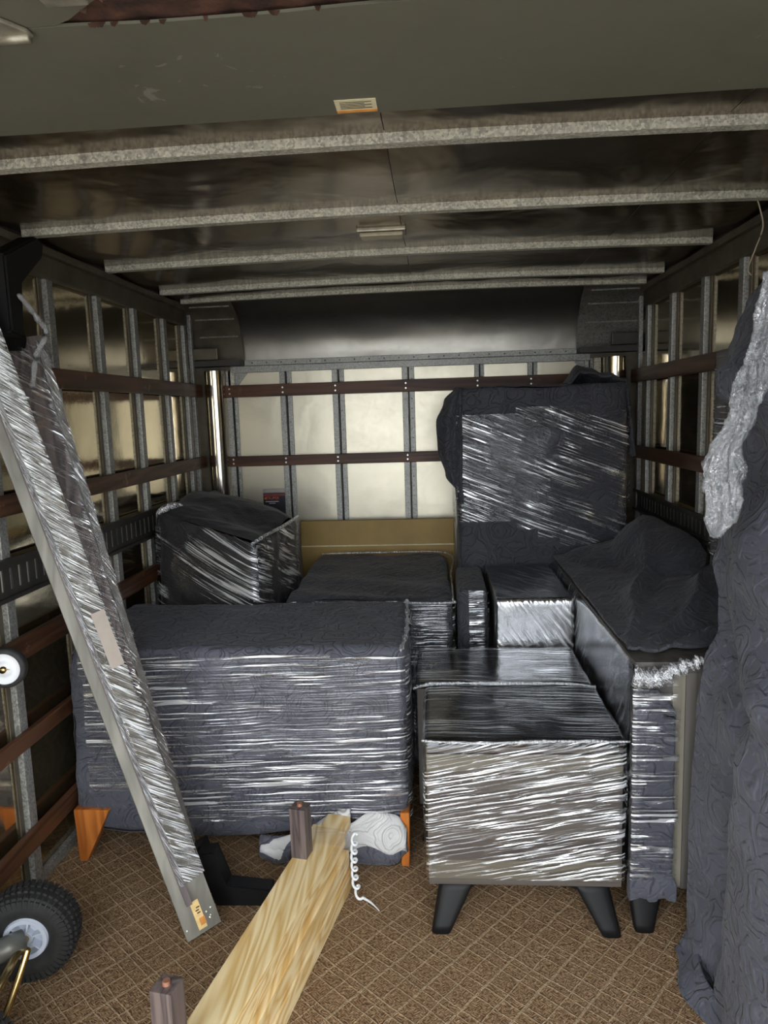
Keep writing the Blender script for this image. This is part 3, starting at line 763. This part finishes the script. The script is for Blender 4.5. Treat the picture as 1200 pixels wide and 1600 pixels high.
def lin_fn(x0, x1, tabtop, tabbot, yb):
    def fn(u, v):
        x = x0+(x1-x0)*u; zt, zb = lerp_tab(tabtop, u), lerp_tab(tabbot, u)
        z = zt+(zb-zt)*v
        return (x, yb-.018*math.sin(math.pi*v)-.012*math.sin(u*7+v*2)-.012*u*(1-u), z+.0), (x, z)
    return fn
for nm, mt, a in (('lining_flap', 'fabric_lining', lin_fn(-.595, -.30, [(0, .085), (.4, .115), (1, .20)], [(0, .055), (.22, .004), (.6, .055), (1, .07)], 2.138)),
                  ('lining_flap', 'fabric_lining', lin_fn(-.40, -.125, [(0, .11), (.3, .15), (.6, .185), (.9, .18), (1, .14)], [(0, .05), (.4, .035), (.8, .035), (1, .06)], 2.134)),
                  ('blanket_hem', 'fabric_lit', lin_fn(-.60, -.12, [(0, .10), (.5, .12), (1, .12)], [(0, .03), (.12, .003), (.35, .05), (.6, .012), (.9, .012), (1, .06)], 2.142))):
    vs_, fs, uv = grid(a, 26, 10); o = obj(nm, (vs_, fs, uv), mt, t, smooth=True); o.modifiers.new('thickness', 'SOLIDIFY').thickness = .006
# film corner rolls
vs_, fs = tube(smooth_path([(-.125, 2.125, .725), (-.113, 2.25, .738), (-.116, 2.45, .735), (-.13, 2.72, .728)], 6), [.004+.003*(k % 3) for k in range(19)], 7)
obj('film_edge_roll', (vs_, fs, [(v.y*3, v.x*9) for v in vs_]), 'film_bunch', t, smooth=True)

# ------------------------------------------------------------------ two matching nightstands, back to back
def splay_leg(parent, x, y, dx, dy, ztop, rad=.024):
    """flat-oval tapered leg leaning outwards"""
    vs_, fs = [], []; n_ = 14; seg = 6
    for k in range(seg+1):
        f = k/seg; c = Vector((x+dx*(1-f), y+dy*(1-f), ztop*f))
        a, b = (.027+.024*f), (.019+.006*f)
        for i in range(n_):
            an = 2*math.pi*i/n_; ca, sa = math.cos(an), math.sin(an)
            sx = math.copysign(abs(ca)**.6, ca); sy = math.copysign(abs(sa)**.6, sa)
            vs_.append(c+Vector((sx*a, sy*b, 0)))
    for k in range(seg):
        for i in range(n_): fs.append((k*n_+i, k*n_+(i+1) % n_, (k+1)*n_+(i+1) % n_, (k+1)*n_+i))
    fs.append(tuple(range(n_-1, -1, -1))); fs.append(tuple(seg*n_+i for i in range(n_)))
    return obj('leg', (vs_, fs), 'black_paint', parent, smooth=True)
def nightstand(x0, x1, y0, y1, ztop, label, front, cat='nightstand', film='film_d'):
    t = thing('nightstand', label, cat, ((x0+x1)/2, (y0+y1)/2, 0), 'film wrapped nightstands')
    zb = .128
    box('body', x0+.004, x1-.004, y0+.012, y1-.002, zb, ztop-.012, 'grey_side', t, .003)
    box('top', x0, x1, y0, y1, ztop-.014, ztop, 'black_top', t, .003)
    if front:
        fp = box('drawer_front', x0+.004, x1-.004, y0, y0+.012, zb, ztop-.016, 'laminate', t, .002)
        box('drawer_gap', x0+.006, x1-.006, y0-.0008, y0+.004, ztop-.035, ztop-.031, 'black_paint', fp)
    for sx in (0, 1):
        for sy in (0, 1):
            x = x0+.085 if sx == 0 else x1-.085; y = y0+.035 if sy == 0 else y1-.06
            splay_leg(t, x, y, -.05 if sx == 0 else .05, -.052 if (sy == 0 and front) else -.02 if sy == 0 else .03, zb)
        # apron bracket joining the leg to the underside
        bm = bmesh.new(); xa = x0+.06 if sx == 0 else x1-.06; d = 1 if sx == 0 else -1
        for yy in (y0+.05, ):
            p = [(xa, zb-.045), (xa+d*.06, zb-.045), (xa+d*.13, zb-.012), (xa+d*.20, zb), (xa, zb)]
            lo = [bm.verts.new((q[0], yy, q[1])) for q in p]; hi = [bm.verts.new((q[0], yy+.025, q[1])) for q in p]
            bm.faces.new(lo); bm.faces.new(hi[::-1])
            for i in range(5): bm.faces.new((lo[i], hi[i], hi[(i+1) % 5], lo[(i+1) % 5]))
        obj('leg_bracket', bm, 'black_paint', t)
    C_ = corners(x0, x1, y0, y1, zb, ztop)
    ff = wrap_box(C_, 40, .012, .004, 21 if front else 23, .008, '-y-x+x' if front else '+y-x+x', keep=lambda c, f: c.z > zb+.02)
    welded('stretch_film', ff, film, t)
    welded('film_over_top', wrap_box(C_, 40, .012, .004, 25, .009, '+z'), 'film_top', t)
    return t
t = nightstand(-.052, .488, 1.87, 2.255, .552, 'grey wood nightstand on black splayed legs with film over its drawer front', True)
vs_, fs = tube(smooth_path([(-.06, 1.868, .556), (.1, 1.86, .553), (.3, 1.862, .558), (.5, 1.868, .555)], 8), [.0025+.003*rnd.random() for _ in range(25)], 6)
obj('film_edge_roll', (vs_, fs, [(v.x*3, v.z*9) for v in vs_]), 'film_bunch', t, smooth=True)
t2 = nightstand(-.088, .480, 2.275, 2.63, .556, 'grey nightstand standing back to back behind the drawer-front nightstand, glossy film on top', False)
vs_, fs = tube(smooth_path([(-.095, 2.27, .545), (-.02, 2.262, .566), (.2, 2.26, .566), (.4, 2.262, .564), (.495, 2.27, .55)], 8), [.003+.004*rnd.random() for _ in range(33)], 6)
obj('film_edge_roll', (vs_, fs, [(v.x*3, v.z*9) for v in vs_]), 'film_bunch', t2, smooth=True)

# film-wrapped box behind
t = thing('wrapped_drawer_box', 'dark glossy box in clear film between the nightstands and the tall cabinet', 'wrapped box', (.355, 2.97, 0))
BD = corners(.212, .496, 2.665, 3.28, 0, .738)
box('body', .217, .491, 2.67, 3.275, 0, .732, 'grey_side', t, .004)
box('top', .214, .494, 2.667, 3.278, .7325, .737, 'black_top', t, .002)
welded('stretch_film', wrap_box(BD, 36, .008, .003, 31, .006, '-y-x+z'), 'film_clear', t)
# padded strip left of it
t = thing('wrapped_side_panel', 'narrow panel in charcoal blanket with a band of film before the tall cabinet', 'wrapped panel', (.15, 3.0, 0))
CP = corners(.072, .190, 2.83, 3.27, 0, .735)
welded('blanket', wrap_box(CP, 26, .02, .004, 33, wr=8), 'fabric', t)
welded('stretch_film', wrap_box(CP, 26, .02, .003, 35, .008, '-y+x', keep=lambda c, f: .30 < c.z < .73 and c.x > .115), 'film_h2', t)

# ------------------------------------------------------------------ sideboard end-on, right
t = thing('wrapped_sideboard', 'long grey sideboard standing end-on on black feet with film and padded end', 'wrapped sideboard', (.71, 2.5, 0))
SX0, SX1, SY0, SY1, SZ0, SZ1 = .512, .90, 1.885, 3.14, .118, .772
box('body', SX0+.004, SX1, SY0, SY1, SZ0, SZ1-.01, 'grey_side', t, .003)
box('pale_edge', SX0+.10, SX0+.133, SY0-.006, SY0+.002, SZ0+.01, SZ1-.02, 'light_lam', t, .001)
box('end_panel', SX0+.135, SX1-.02, SY0-.003, SY0+.001, SZ0, SZ1-.03, 'grey_side', t, .001)
box('top', SX0+.002, SX1, SY0-.004, SY1, SZ1-.012, SZ1, 'grey_side', t, .002)
box('side_panel', SX0, SX0+.005, SY0+.01, SY1-.01, SZ0, SZ1-.012, 'black_top', t)
pad = corners(SX0-.004, SX0+.108, SY0-.020, SY0+.02, SZ0-.02, SZ1-.075)
def pad_x(w, nrm, fid):
    w = Vector(w)
    if w.z > SZ1-.14 and w.x > SX0+.06: w.z -= .06*(w.x-SX0-.06)/.05
    if w.z < SZ0+.04: w += Vector(((w.x-SX0-.05)*.18+.004*math.sin(w.x*300), -.008, .006*math.sin(w.x*120)))
    return w
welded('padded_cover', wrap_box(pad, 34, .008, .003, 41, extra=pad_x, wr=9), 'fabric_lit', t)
welded('stretch_film', wrap_box(corners(SX0-.008, SX0+.115, SY0-.024, SY0+.02, SZ0+.04, SZ1-.02), 24, .008, .003, 43, .004, '-y'), 'film_h2', t)
welded('side_film', wrap_box(corners(SX0-.004, SX1, SY0-.01, SY1, SZ0+.03, SZ1), 44, .012, .004, 45, .005, '-x'), 'film_clear', t)
vs_, fs = tube(smooth_path([(SX0-.006, SY0-.018, SZ1-.03), (SX0+.04, SY0-.03, SZ1-.035), (SX0+.10, SY0-.028, SZ1-.012), (SX0+.15, SY0-.02, SZ1+.004), (SX0+.19, SY0-.012, SZ1+.006)], 8),
               [.034-.022*(k/32)+.006*math.sin(k*2.1)-.004 for k in range(33)], 10)
obj('film_gather', ([Vector((v.x, v.y+.0, v.z+.004*math.sin(v.x*140+v.z*90))) for v in vs_], fs, [(v.x*3, v.z*6) for v in vs_]), 'film_bunch', t, smooth=True)
for lx, ly in ((SX0+.045, SY0+.03), (SX1-.05, SY0+.03), (SX0+.045, SY1-.05), (SX1-.05, SY1-.05)):
    splay_leg(t, lx, ly, -.01 if lx < .7 else .01, -.04 if ly < 2.5 else .03, SZ0+.002)
# loose blanket over it
def sb_fn(u, v):
    x = .513+(.40+.07*max(0, min(1, (v-.42)*8)))*u; y = 1.955+1.30*v
    z = SZ1+.020
    z += .15*max(0, 1-((x-.90)**2/.035+(y-2.93)**2/.16))**1.0
    z += .06*max(0, 1-((x-.80)**2/.06+(y-3.2)**2/.1))
    z += .10*u**1.5*max(0, min(1, (y-2.0)*2))*max(0, 1-abs(y-2.25)/.9)
    ph = math.atan2(y-1.90, x-.49)+.10*mn.noise(Vector((x*5, y*4, 2))); rad = math.hypot(x-.49, y-1.90)
    fold = .058*(1-abs(math.sin(ph*7.5)))**1.9*min(1, rad*1.9)*(1.0 if y < 2.6 else max(.35, 1-(y-2.6)*1.6))
    fold += .010*mn.noise(Vector((x*9, y*9, 4)))
    e = min(1, u/.04)
    return (x+.0, y-.02*math.sin(u*6), z+max(-.010, fold*e)), (x, y)
vs_, fs, uv = grid(sb_fn, 60, 110)
o = obj('moving_blanket', (vs_, fs, uv), 'fabric', smooth=True); o.modifiers.new('thickness', 'SOLIDIFY').thickness = .009
tag(o, 'charcoal quilted blanket thrown loosely over the sideboard top', 'blanket')

# ------------------------------------------------------------------ tall draped item by the right wall
t = thing('draped_furniture', 'tall item by the right wall draped in charcoal quilted moving blanket, toned as lit', 'draped furniture', (.85, 1.6, 0))
box('body', .925, .985, 1.15, 2.50, 0, 1.62, 'grey_side', t, .01)
welded('body_film', wrap_box(corners(.925, .985, 1.15, 2.50, .05, 1.60), 30, .01, .003, 51, .006, '+y-x'), 'film_h2', t)
SIL = [(0, .640), (.26, .640), (.50, .645), (.64, .652), (.80, .672), (.88, .712), (.95, .715), (1.03, .703), (1.10, .725), (1.2, .75), (1.33, .775), (1.42, .765), (1.47, .705), (1.52, .702), (1.56, .73), (1.62, .75), (1.69, .775), (1.76, .825), (1.84, .90), (1.90, .93)]
def drape(u, v):
    z = 1.88*v
    xl = lerp_tab(SIL, z); yf = lerp_tab([(0, 1.81), (.80, 1.82), (.95, 1.86), (1.1, 1.89), (1.9, 1.91)], z)
    if u < .16:          # far return to the body
        f = u/.16; a = f*math.pi/2
        x = xl+(.93-xl)*(1-math.sin(a)); y = yf+.035*math.cos(a); k = f
    else:
        f = (u-.16)/.84; x = xl; y = yf-.72*f; k = 1
    d = yf-y; dn = min(1, max(0, d)*7)
    # one deep vertical crease slanting up, broad soft swells on both sides
    q = d-.13-.16*(z-.1)
    crease = .050*math.exp(-(q/.045)**2)*max(0, min(1, (.95-z)*2))*max(0, min(1, (z-.05)*8))
    swell = .020*math.sin(d*13+z*1.6+1.2*mn.noise(Vector((d*1.5, z*1.2, 1))))*dn
    pin = max(0, 1-abs(z-.86)/.24)
    swag = .024*math.sin((z-.86)*26+d*16+1.5*mn.noise(Vector((d*3, z*3, 5))))*pin*dn
    upper = max(0, min(1, (z-.95)*4))*.030*math.sin(z*15+d*10+1.5*mn.noise(Vector((d*2, z*2, 8))))*dn
    fine = .006*mn.noise(Vector((y*9, z*7, 3)))
    x += (crease+swell+swag+upper)*k+fine*k
    low = max(0, 1-z/.16)
    x -= k*low*(.020*math.sin(d*22)**2+.03*d)
    return (min(.99, x), y, z+.003), (y, z)
vs_, fs, uv = grid(drape, 120, 150)
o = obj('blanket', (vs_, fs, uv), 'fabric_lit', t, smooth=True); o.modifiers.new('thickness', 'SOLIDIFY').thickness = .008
def foot(u, v):      # the hem spreading on the floor
    y = 1.81-.68*u; d = u*.68
    x = .645-.012*v-.03*v*math.exp(-((d-.12)/.1)**2)-.04*d+.008*math.sin(d*30)
    return (x+.0-.02*v, y-.02*v, .045*(1-v)**1.5+.006), (y, v*.05)
vs_, fs, uv = grid(foot, 50, 8); o = obj('blanket_hem', (vs_, fs, uv), 'fabric_lit', t, smooth=True); o.modifiers.new('thickness', 'SOLIDIFY').thickness = .006
# twisted rope of stretch film hanging down over the blanket
pth = smooth_path([(x*.885, y*.885, 1.45+(z-1.45)*.885) for x, y, z in [(.81, 1.80, 1.75), (.785, 1.80, 1.62), (.76, 1.80, 1.53), (.74, 1.79, 1.46), (.725, 1.79, 1.395), (.695, 1.80, 1.33), (.69, 1.80, 1.26), (.693, 1.80, 1.185), (.685, 1.81, 1.12)]], 18)
vs_, fs, uvs = [], [], []; n_ = 48
for i, p in enumerate(pth):
    f = i/(len(pth)-1); w = lerp_tab([(0, .027), (.3, .028), (.5, .024), (.62, .030), (.75, .036), (.9, .028), (1, .010)], f); tw = f*5.5
    for k in range(n_):
        a = 2*math.pi*k/n_
        rr = w*(1+.24*math.sin(3*a+tw*2)+.18*math.sin(8*a-tw*3)+.30*mn.noise(Vector((math.cos(a)*2.5, math.sin(a)*2.5, f*16)))+.16*mn.noise(Vector((math.cos(a)*6, math.sin(a)*6, f*60))))
        vs_.append(p+Vector((math.cos(a)*rr, math.sin(a)*rr*.45, .006*mn.noise(Vector((a*3, f*40, 1)))))); uvs.append((k/n_*.25, f*.8))
for i in range(len(pth)-1):
    for k in range(n_): fs.append((i*n_+k, i*n_+(k+1) % n_, (i+1)*n_+(k+1) % n_, (i+1)*n_+k))
fs += [tuple(range(n_-1, -1, -1)), tuple((len(pth)-1)*n_+k for k in range(n_))]
obj('film_twist', (vs_, fs, uvs), 'film_rope', t, smooth=True, label='twisted rope of clear stretch film')

# ------------------------------------------------------------------ leaning bed rails
def rail_frame(foot, top, sdir):
    foot, top = Vector(foot), Vector(top); a = (top-foot); L = a.length; a.normalize()
    s = Vector(sdir); s = (s-a*s.dot(a)).normalized(); n = a.cross(s).normalized()
    if n.y > 0: n = -n
    return foot, a, s, n, L
t = thing('bed_rail', 'film wrapped grey bed rail leaning on the left wall with a cream paper tag', 'bed rail', (-.684, 1.80, 0), 'leaning bed rails')
o_, a_, s_, n_v, L_ = rail_frame((-.684, 1.808, .012), (-1.226, 1.85, 1.80), (.082, .053, 0))
obj('board', prism([(-.050, 0), (.050, 0), (.050, -.028), (-.050, -.028)], o_, s_, n_v, a_, L_), 'rail_grey', t)
obj('cleat', prism([(-.022, .0), (-.006, .0), (-.006, .020), (-.022, .020)], o_+a_*.10, s_, n_v, a_, L_-.2), 'cleat', t)
box_end = prism([(-.051, .0008), (.051, .0008), (.051, .0004), (-.051, .0004)], o_, s_, n_v, a_, .06)
tg = obj('paper_tag', prism([(-.012, .0012), (.012, .0012), (.012, .0004), (-.012, .0004)], o_+a_*.012, s_, n_v, a_, .085), 'tag', t, label='cream paper tag with orange mark')
for i, (p0, p1) in enumerate((((-.002, .058), (.008, .060)), ((-.004, .066), (.006, .070)), ((.0, .074), (.010, .074)))):
    q = prism([(p0[0], .0017), (p1[0], .0017), (p1[0], .0013), (p0[0], .0013)], o_+a_*(p0[1]), s_, n_v, a_, .0035); obj('pen_mark', q, 'ink', tg)
obj('orange_mark', prism([(-.003, .0017), (.014, .0017), (.014, .0013), (-.003, .0013)], o_+a_*.022, s_, n_v, a_, .022), 'paper_orange', tg)
for sx, ax in ((-.042, .03), (.022, .05), (.030, .035), (.036, .055), (.026, .03)):
    bm = bmesh.new(); bmesh.ops.create_uvsphere(bm, u_segments=8, v_segments=5, radius=.0035)
    c = o_+a_*ax+s_*sx+n_v*.001
    for v in bm.verts: v.co = v.co+c
    obj('screw', bm, 'screw', t)
def rail_film(o_, a_, s_, n_v, L_, l0, l1, sec, seed, mat, parent):
    def fn(u, v):
        l = l0+(l1-l0)*v; k = u*(len(sec)-1); i = min(int(k), len(sec)-2); f = k-i
        p = (sec[i][0]*(1-f)+sec[i+1][0]*f, sec[i][1]*(1-f)+sec[i+1][1]*f)
        q = o_+a_*l+s_*p[0]+n_v*(p[1]+.003*mn.noise(Vector((u*6, l*25, seed))))
        return q, (u*.16, l)
    vs_, fs, uv = grid(fn, 30, 200)
    return obj('stretch_film', (vs_, fs, uv), mat, parent, smooth=True)
rail_film(o_, a_, s_, n_v, L_, .16, L_-.02, [(-.020, .0225), (-.006, .024), (.055, .005), (.055, -.03)], 1, 'film_rail', t)
paper = prism([(.012, .0266), (.050, .0106), (.050, .0100), (.012, .0260)], o_+a_*.80, s_, n_v, a_, .16)
obj('packing_tape', paper, 'paper_tape' if 'paper_tape' in M else 'cleat', t, label='matt beige tape patch')

t = thing('bed_frame_rail', 'dark film wrapped bed rail with black L-shaped feet behind the grey rail', 'bed rail', (-.80, 2.03, 0), 'leaning bed rails')
o_, a_, s_, n_v, L_ = rail_frame((-.815, 2.02, .085), (-1.195, 2.06, 1.70), (.082, .053, 0))
obj('board', prism([(-.050, 0), (.050, 0), (.050, -.028), (-.050, -.028)], o_, s_, n_v, a_, L_), 'dark_post', t)
obj('cleat', prism([(.028, .0), (.046, .0), (.046, .022), (.028, .022)], o_+a_*.02, s_, n_v, a_, L_-.04), 'grey_side', t)
rail_film(o_, a_, s_, n_v, L_, .02, L_-.02, [(-.054, -.03), (-.054, .004), (.022, .026), (.052, .025), (.056, -.03)], 5, 'film_rail2', t)
def lfoot(pts, y0, y1, name='foot'):
    bm = bmesh.new(); lo = [bm.verts.new((x, y0, z)) for x, z in pts]; hi = [bm.verts.new((x, y1, z)) for x, z in pts]
    k = len(pts); bm.faces.new(lo); bm.faces.new(hi[::-1])
    for i in range(k): bm.faces.new((lo[i], hi[i], hi[(i+1) % k], lo[(i+1) % k]))
    bmesh.ops.bevel(bm, geom=bm.edges[:], offset=.003, segments=2, affect='EDGES')
    return obj(name, bm, 'black_paint', t, label='black L-shaped foot')
lfoot([(-.742, .165), (-.688, .175), (-.655, .062), (-.522, .055), (-.520, .004), (-.690, .0)], 1.93, 1.985)
lf = lfoot([(-.80, .13), (-.742, .165), (-.70, .02), (-.74, .0)], 1.975, 2.04, 'foot_plate')
# the upper foot, pointing into the truck
bm = bmesh.new()
pp = [(1.925, 1.70), (1.985, 1.69), (1.99, 1.845), (2.12, 1.93), (2.135, 1.975), (2.10, 1.99), (1.925, 1.905)]
lo = [bm.verts.new((-1.205, y, z)) for y, z in pp]; hi = [bm.verts.new((-1.145, y, z)) for y, z in pp]
bm.faces.new(lo); bm.faces.new(hi[::-1])
for i in range(7): bm.faces.new((lo[i], hi[i], hi[(i+1) % 7], lo[(i+1) % 7]))
bmesh.ops.bevel(bm, geom=bm.edges[:], offset=.006, segments=2, affect='EDGES')
obj('foot', bm, 'black_paint', t)
obj('foot_arm', prism([(-.03, 0), (.03, 0), (.03, -.03), (-.03, -.03)], Vector((-1.19, 2.055, 1.66)), Vector((0, 1, 0)), Vector((1, 0, 0)), (Vector((-1.175, 1.97, 1.80))-Vector((-1.19, 2.055, 1.66))).normalized(), .2), 'black_paint', t)
vs_, fs = tube(smooth_path([(-1.12, 1.93, 1.80), (-1.10, 1.98, 1.74), (-1.09, 2.0, 1.70), (-1.12, 1.99, 1.64), (-1.14, 1.99, 1.55)], 6), [.004+.004*abs(math.sin(k*1.3))+.003*rnd.random() for k in range(25)], 8)
obj('film_tail', (vs_, fs, [(v.x*3, v.z*1) for v in vs_]), 'film_rope', t, smooth=True)

# ------------------------------------------------------------------ pine beam with upright posts
t = thing('pine_support_beam', 'bundle of yellow pine boards on the carpet with two dark posts standing up', 'wooden beam', (-.43, 1.6, 0))
ang = math.atan2(.196, 1.0)
MB_ = Matrix.Translation((-.352, 2.08, 0)) @ Matrix.Rotation(-ang, 4, 'Z')
for (x0, x1, y0, y1, z0, z1) in ((-.050, .070, -1.25, -.03, .0, .060), (-.050, .064, -1.25, -.035, .063, .121), (-.056, .048, -1.25, -.02, .124, .184)):
    o = box('board', x0, x1, y0, y1, z0, z1, 'pine', None, .003)
    o.data.transform(MB_); o.data.transform(Matrix.Translation(-base_of(t))); o.parent = t
o = box('board', -.03, .045, -.1, .045, .150, .1836, 'pine', None, .002); o.data.transform(MB_); o.data.transform(Matrix.Translation(-base_of(t))); o.parent = t
for yy, zt in ((-.175, .335), (-.87, .355)):
    bm = bmesh.new(); bxadd(bm, -.056, -.008, yy-.024, yy+.024, .184, zt, .002, MB_); po = obj('post', bm, 'dark_post', t)
    bm = bmesh.new(); bmesh.ops.create_cone(bm, cap_ends=True, segments=14, radius1=.0085, radius2=.0075, depth=.010)
    for v in bm.verts: v.co = MB_ @ Vector((-.032+v.co.x, yy+v.co.y, zt+.004+v.co.z))
    obj('bolt', bm, 'copper', po, label='copper bolt end')
o = box('film_band', -.060, .074, -.12, -.037, .001, .189, 'film_h2', None, .004); o.data.transform(MB_); o.data.transform(Matrix.Translation(-base_of(t))); o.parent = t
uvl = o.data.uv_layers.new(name='uv')
for l in o.data.loops:
    c = o.data.vertices[l.vertex_index].co; uvl.data[l.index].uv = (c.x+c.z, c.y)
coil = []
for i in range(90):
    f = i/89; a = f*2*math.pi*7
    c = MB_ @ Vector((.082+.02*f*f, -.03-.06*f, .170-.155*f))
    coil.append(c+Vector((math.cos(a)*.008+.05*max(0, f-.8), math.sin(a)*.010-.05*max(0, f-.8), math.sin(a)*.006)))
vs_, fs = tube(coil, .0042, 6); obj('film_cord', (vs_, fs), 'white_plastic', t, smooth=True)
vs_, fs = tube(smooth_path([coil[-1], coil[-1]+Vector((.03, -.02, -.004)), coil[-1]+Vector((.055, -.05, -.006))], 5), [.005-.0004*k for k in range(11)], 6); obj('film_cord_tail', (vs_, fs), 'white_plastic', t, smooth=True)

# ------------------------------------------------------------------ hand truck at the left wall
t = thing('hand_truck', 'grey tube hand truck with pneumatic tyre and white caster by the left wall', 'hand truck', (-1.10, 1.50, 0))
def ring_lathe(c, axis, prof, n=40):
    axis = Vector(axis).normalized(); a = axis.cross(Vector((0, 0, 1))).normalized(); b = axis.cross(a)
    vs_, fs = [], []; k = len(prof)
    for i in range(n):
        th = 2*math.pi*i/n; d = a*math.cos(th)+b*math.sin(th)
        for r_, h in prof: vs_.append(Vector(c)+d*r_+axis*h)
    for i in range(n):
        for j in range(k-1): fs.append((i*k+j, i*k+j+1, ((i+1) % n)*k+j+1, ((i+1) % n)*k+j))
    return vs_, fs
WA = Vector((.16, -.985, 0)).normalized(); WC = Vector((-1.098, 1.655, .126))
def tyre(c, parent):
    TS = .92
    prof = [(.062, -.030), (.075, -.040), (.100, -.043), (.118, -.040), (.128, -.030), (.132, -.012), (.132, .012), (.128, .030), (.118, .040), (.100, .043), (.075, .040), (.062, .030)]
    w = obj('wheel', ring_lathe(c, WA, [(r_*TS, h) for r_, h in prof]), 'rubber', parent, smooth=True)
    bm = bmesh.new(); a = WA.cross(Vector((0, 0, 1))).normalized(); b = WA.cross(a)
    for i in range(48):
        th = 2*math.pi*i/48; d = a*math.cos(th)+b*math.sin(th); tn = -a*math.sin(th)+b*math.cos(th)
        for h, rr in ((-.030, .127), (-.010, .132), (.012, .132), (.031, .127), (.0405, .112)):
            off = (.5 if int((h+.05)*50) % 2 else 0)*2*math.pi/48*.132
            ctr = c+d*rr*TS+WA*h+tn*off
            r_ = bmesh.ops.create_cube(bm, size=1)
            for v in r_['verts']:
                p = v.co.copy()
                v.co = ctr+d*(p.x*(.008 if h < .04 else .020))+tn*(p.y*.010)+WA*(p.z*(.014 if h < .04 else .006))
    obj('tread', bm, 'rubber', w)
    hubp = [(.0, .030), (.018, .034), (.020, .030), (.020, .014), (.046, .010), (.048, .036), (.060, .038), (.063, .030), (.063, -.02)]
    hub = obj('hub', ring_lathe(c, WA, [(r_*TS, h) for r_, h in hubp]), 'hub_plastic', w, smooth=False)
    for i in range(6):
        th = 2*math.pi*i/6+.3; d = a*math.cos(th)+b*math.sin(th); tn = -a*math.sin(th)+b*math.cos(th)
        bm = bmesh.new(); r_ = bmesh.ops.create_cube(bm, size=1)
        for v in r_['verts']:
            p = v.co.copy(); v.co = c+d*(.034+p.x*.030)+tn*(p.y*.004)+WA*(.022+p.z*.024)
        o = obj('spoke', bm, 'hub_plastic', None); o.data.transform(Matrix.Translation(-base_of(w))); o.parent = w
    return w
tyre(WC, t)
tyre(WC+WA*.40, t)
vs_, fs = tube([WC+WA*-.05, WC+WA*.45], .010, 10); obj('axle', (vs_, fs), 'brass', t, smooth=True)
vs_, fs = tube([WC+WA*.048+Vector((.0, 0, .006)), WC+WA*.075+Vector((-.03, -.005, .01)), WC+WA*.13+Vector((-.10, -.02, .012)), WC+WA*.2+Vector((-.06, -.03, .0))], .030, 16); obj('axle_sleeve', (vs_, fs), 'tube_grey', t, smooth=True)
vs_, fs = tube(smooth_path([WC+WA*.06+Vector((.02, 0, .0)), WC+WA*.10+Vector((.01, -.01, -.05)), WC+WA*.16+Vector((-.0, -.02, -.10)), WC+WA*.25+Vector((0, -.02, -.118))], 5), .009, 10); obj('sleeve_glint_tube', (vs_, fs), 'brass', t, smooth=True)  # brass tube added in place of a brassy reflection on the sleeve
# upright frame (stands just beside the view) and its caster
CC = Vector((-1.143, 1.74, .818))
for dz in (0, .35):
    p0 = WC+WA*(.09+dz*.65)+Vector((-.105, 0, 0))
    vs_, fs = tube(smooth_path([p0, p0+Vector((-.02, -.01, .5)), p0+Vector((-.03, -.02, 1.0)), p0+Vector((-.03, -.06, 1.15))], 5), .014, 10); obj('upright', (vs_, fs), 'tube_grey', t, smooth=True)
for z in (.28, .62, .98):
    p0 = WC+WA*.09+Vector((-.12, -.005, z-.13)); vs_, fs = tube([p0, p0+WA*.228], .011, 8); obj('crossbar', (vs_, fs), 'tube_grey', t, smooth=True)
cprof = [(.0, .016), (.018, .017), (.020, .010), (.030, .010), (.040, .013), (.042, .015)]
cs_ = obj('caster', ring_lathe(CC, WA, [(.041, -.014), (.050, -.014), (.0535, -.008), (.0535, .008), (.050, .014), (.041, .015)], 36), 'rubber', t, smooth=True)
obj('caster_disc', ring_lathe(CC, WA, cprof, 36), 'white_plastic', cs_, smooth=True)
vs_, fs = tube([CC+WA*-.02, CC+WA*.024], .009, 10); obj('caster_bolt', (vs_, fs), 'brass', cs_, smooth=True)
obj('caster_fork', prism([(-.018, .018), (.018, .018), (.018, .022), (-.018, .022)], CC, WA.cross(Vector((0, 0, 1))), WA, Vector((-.75, -.15, .2)).normalized(), .13), 'brass', cs_)
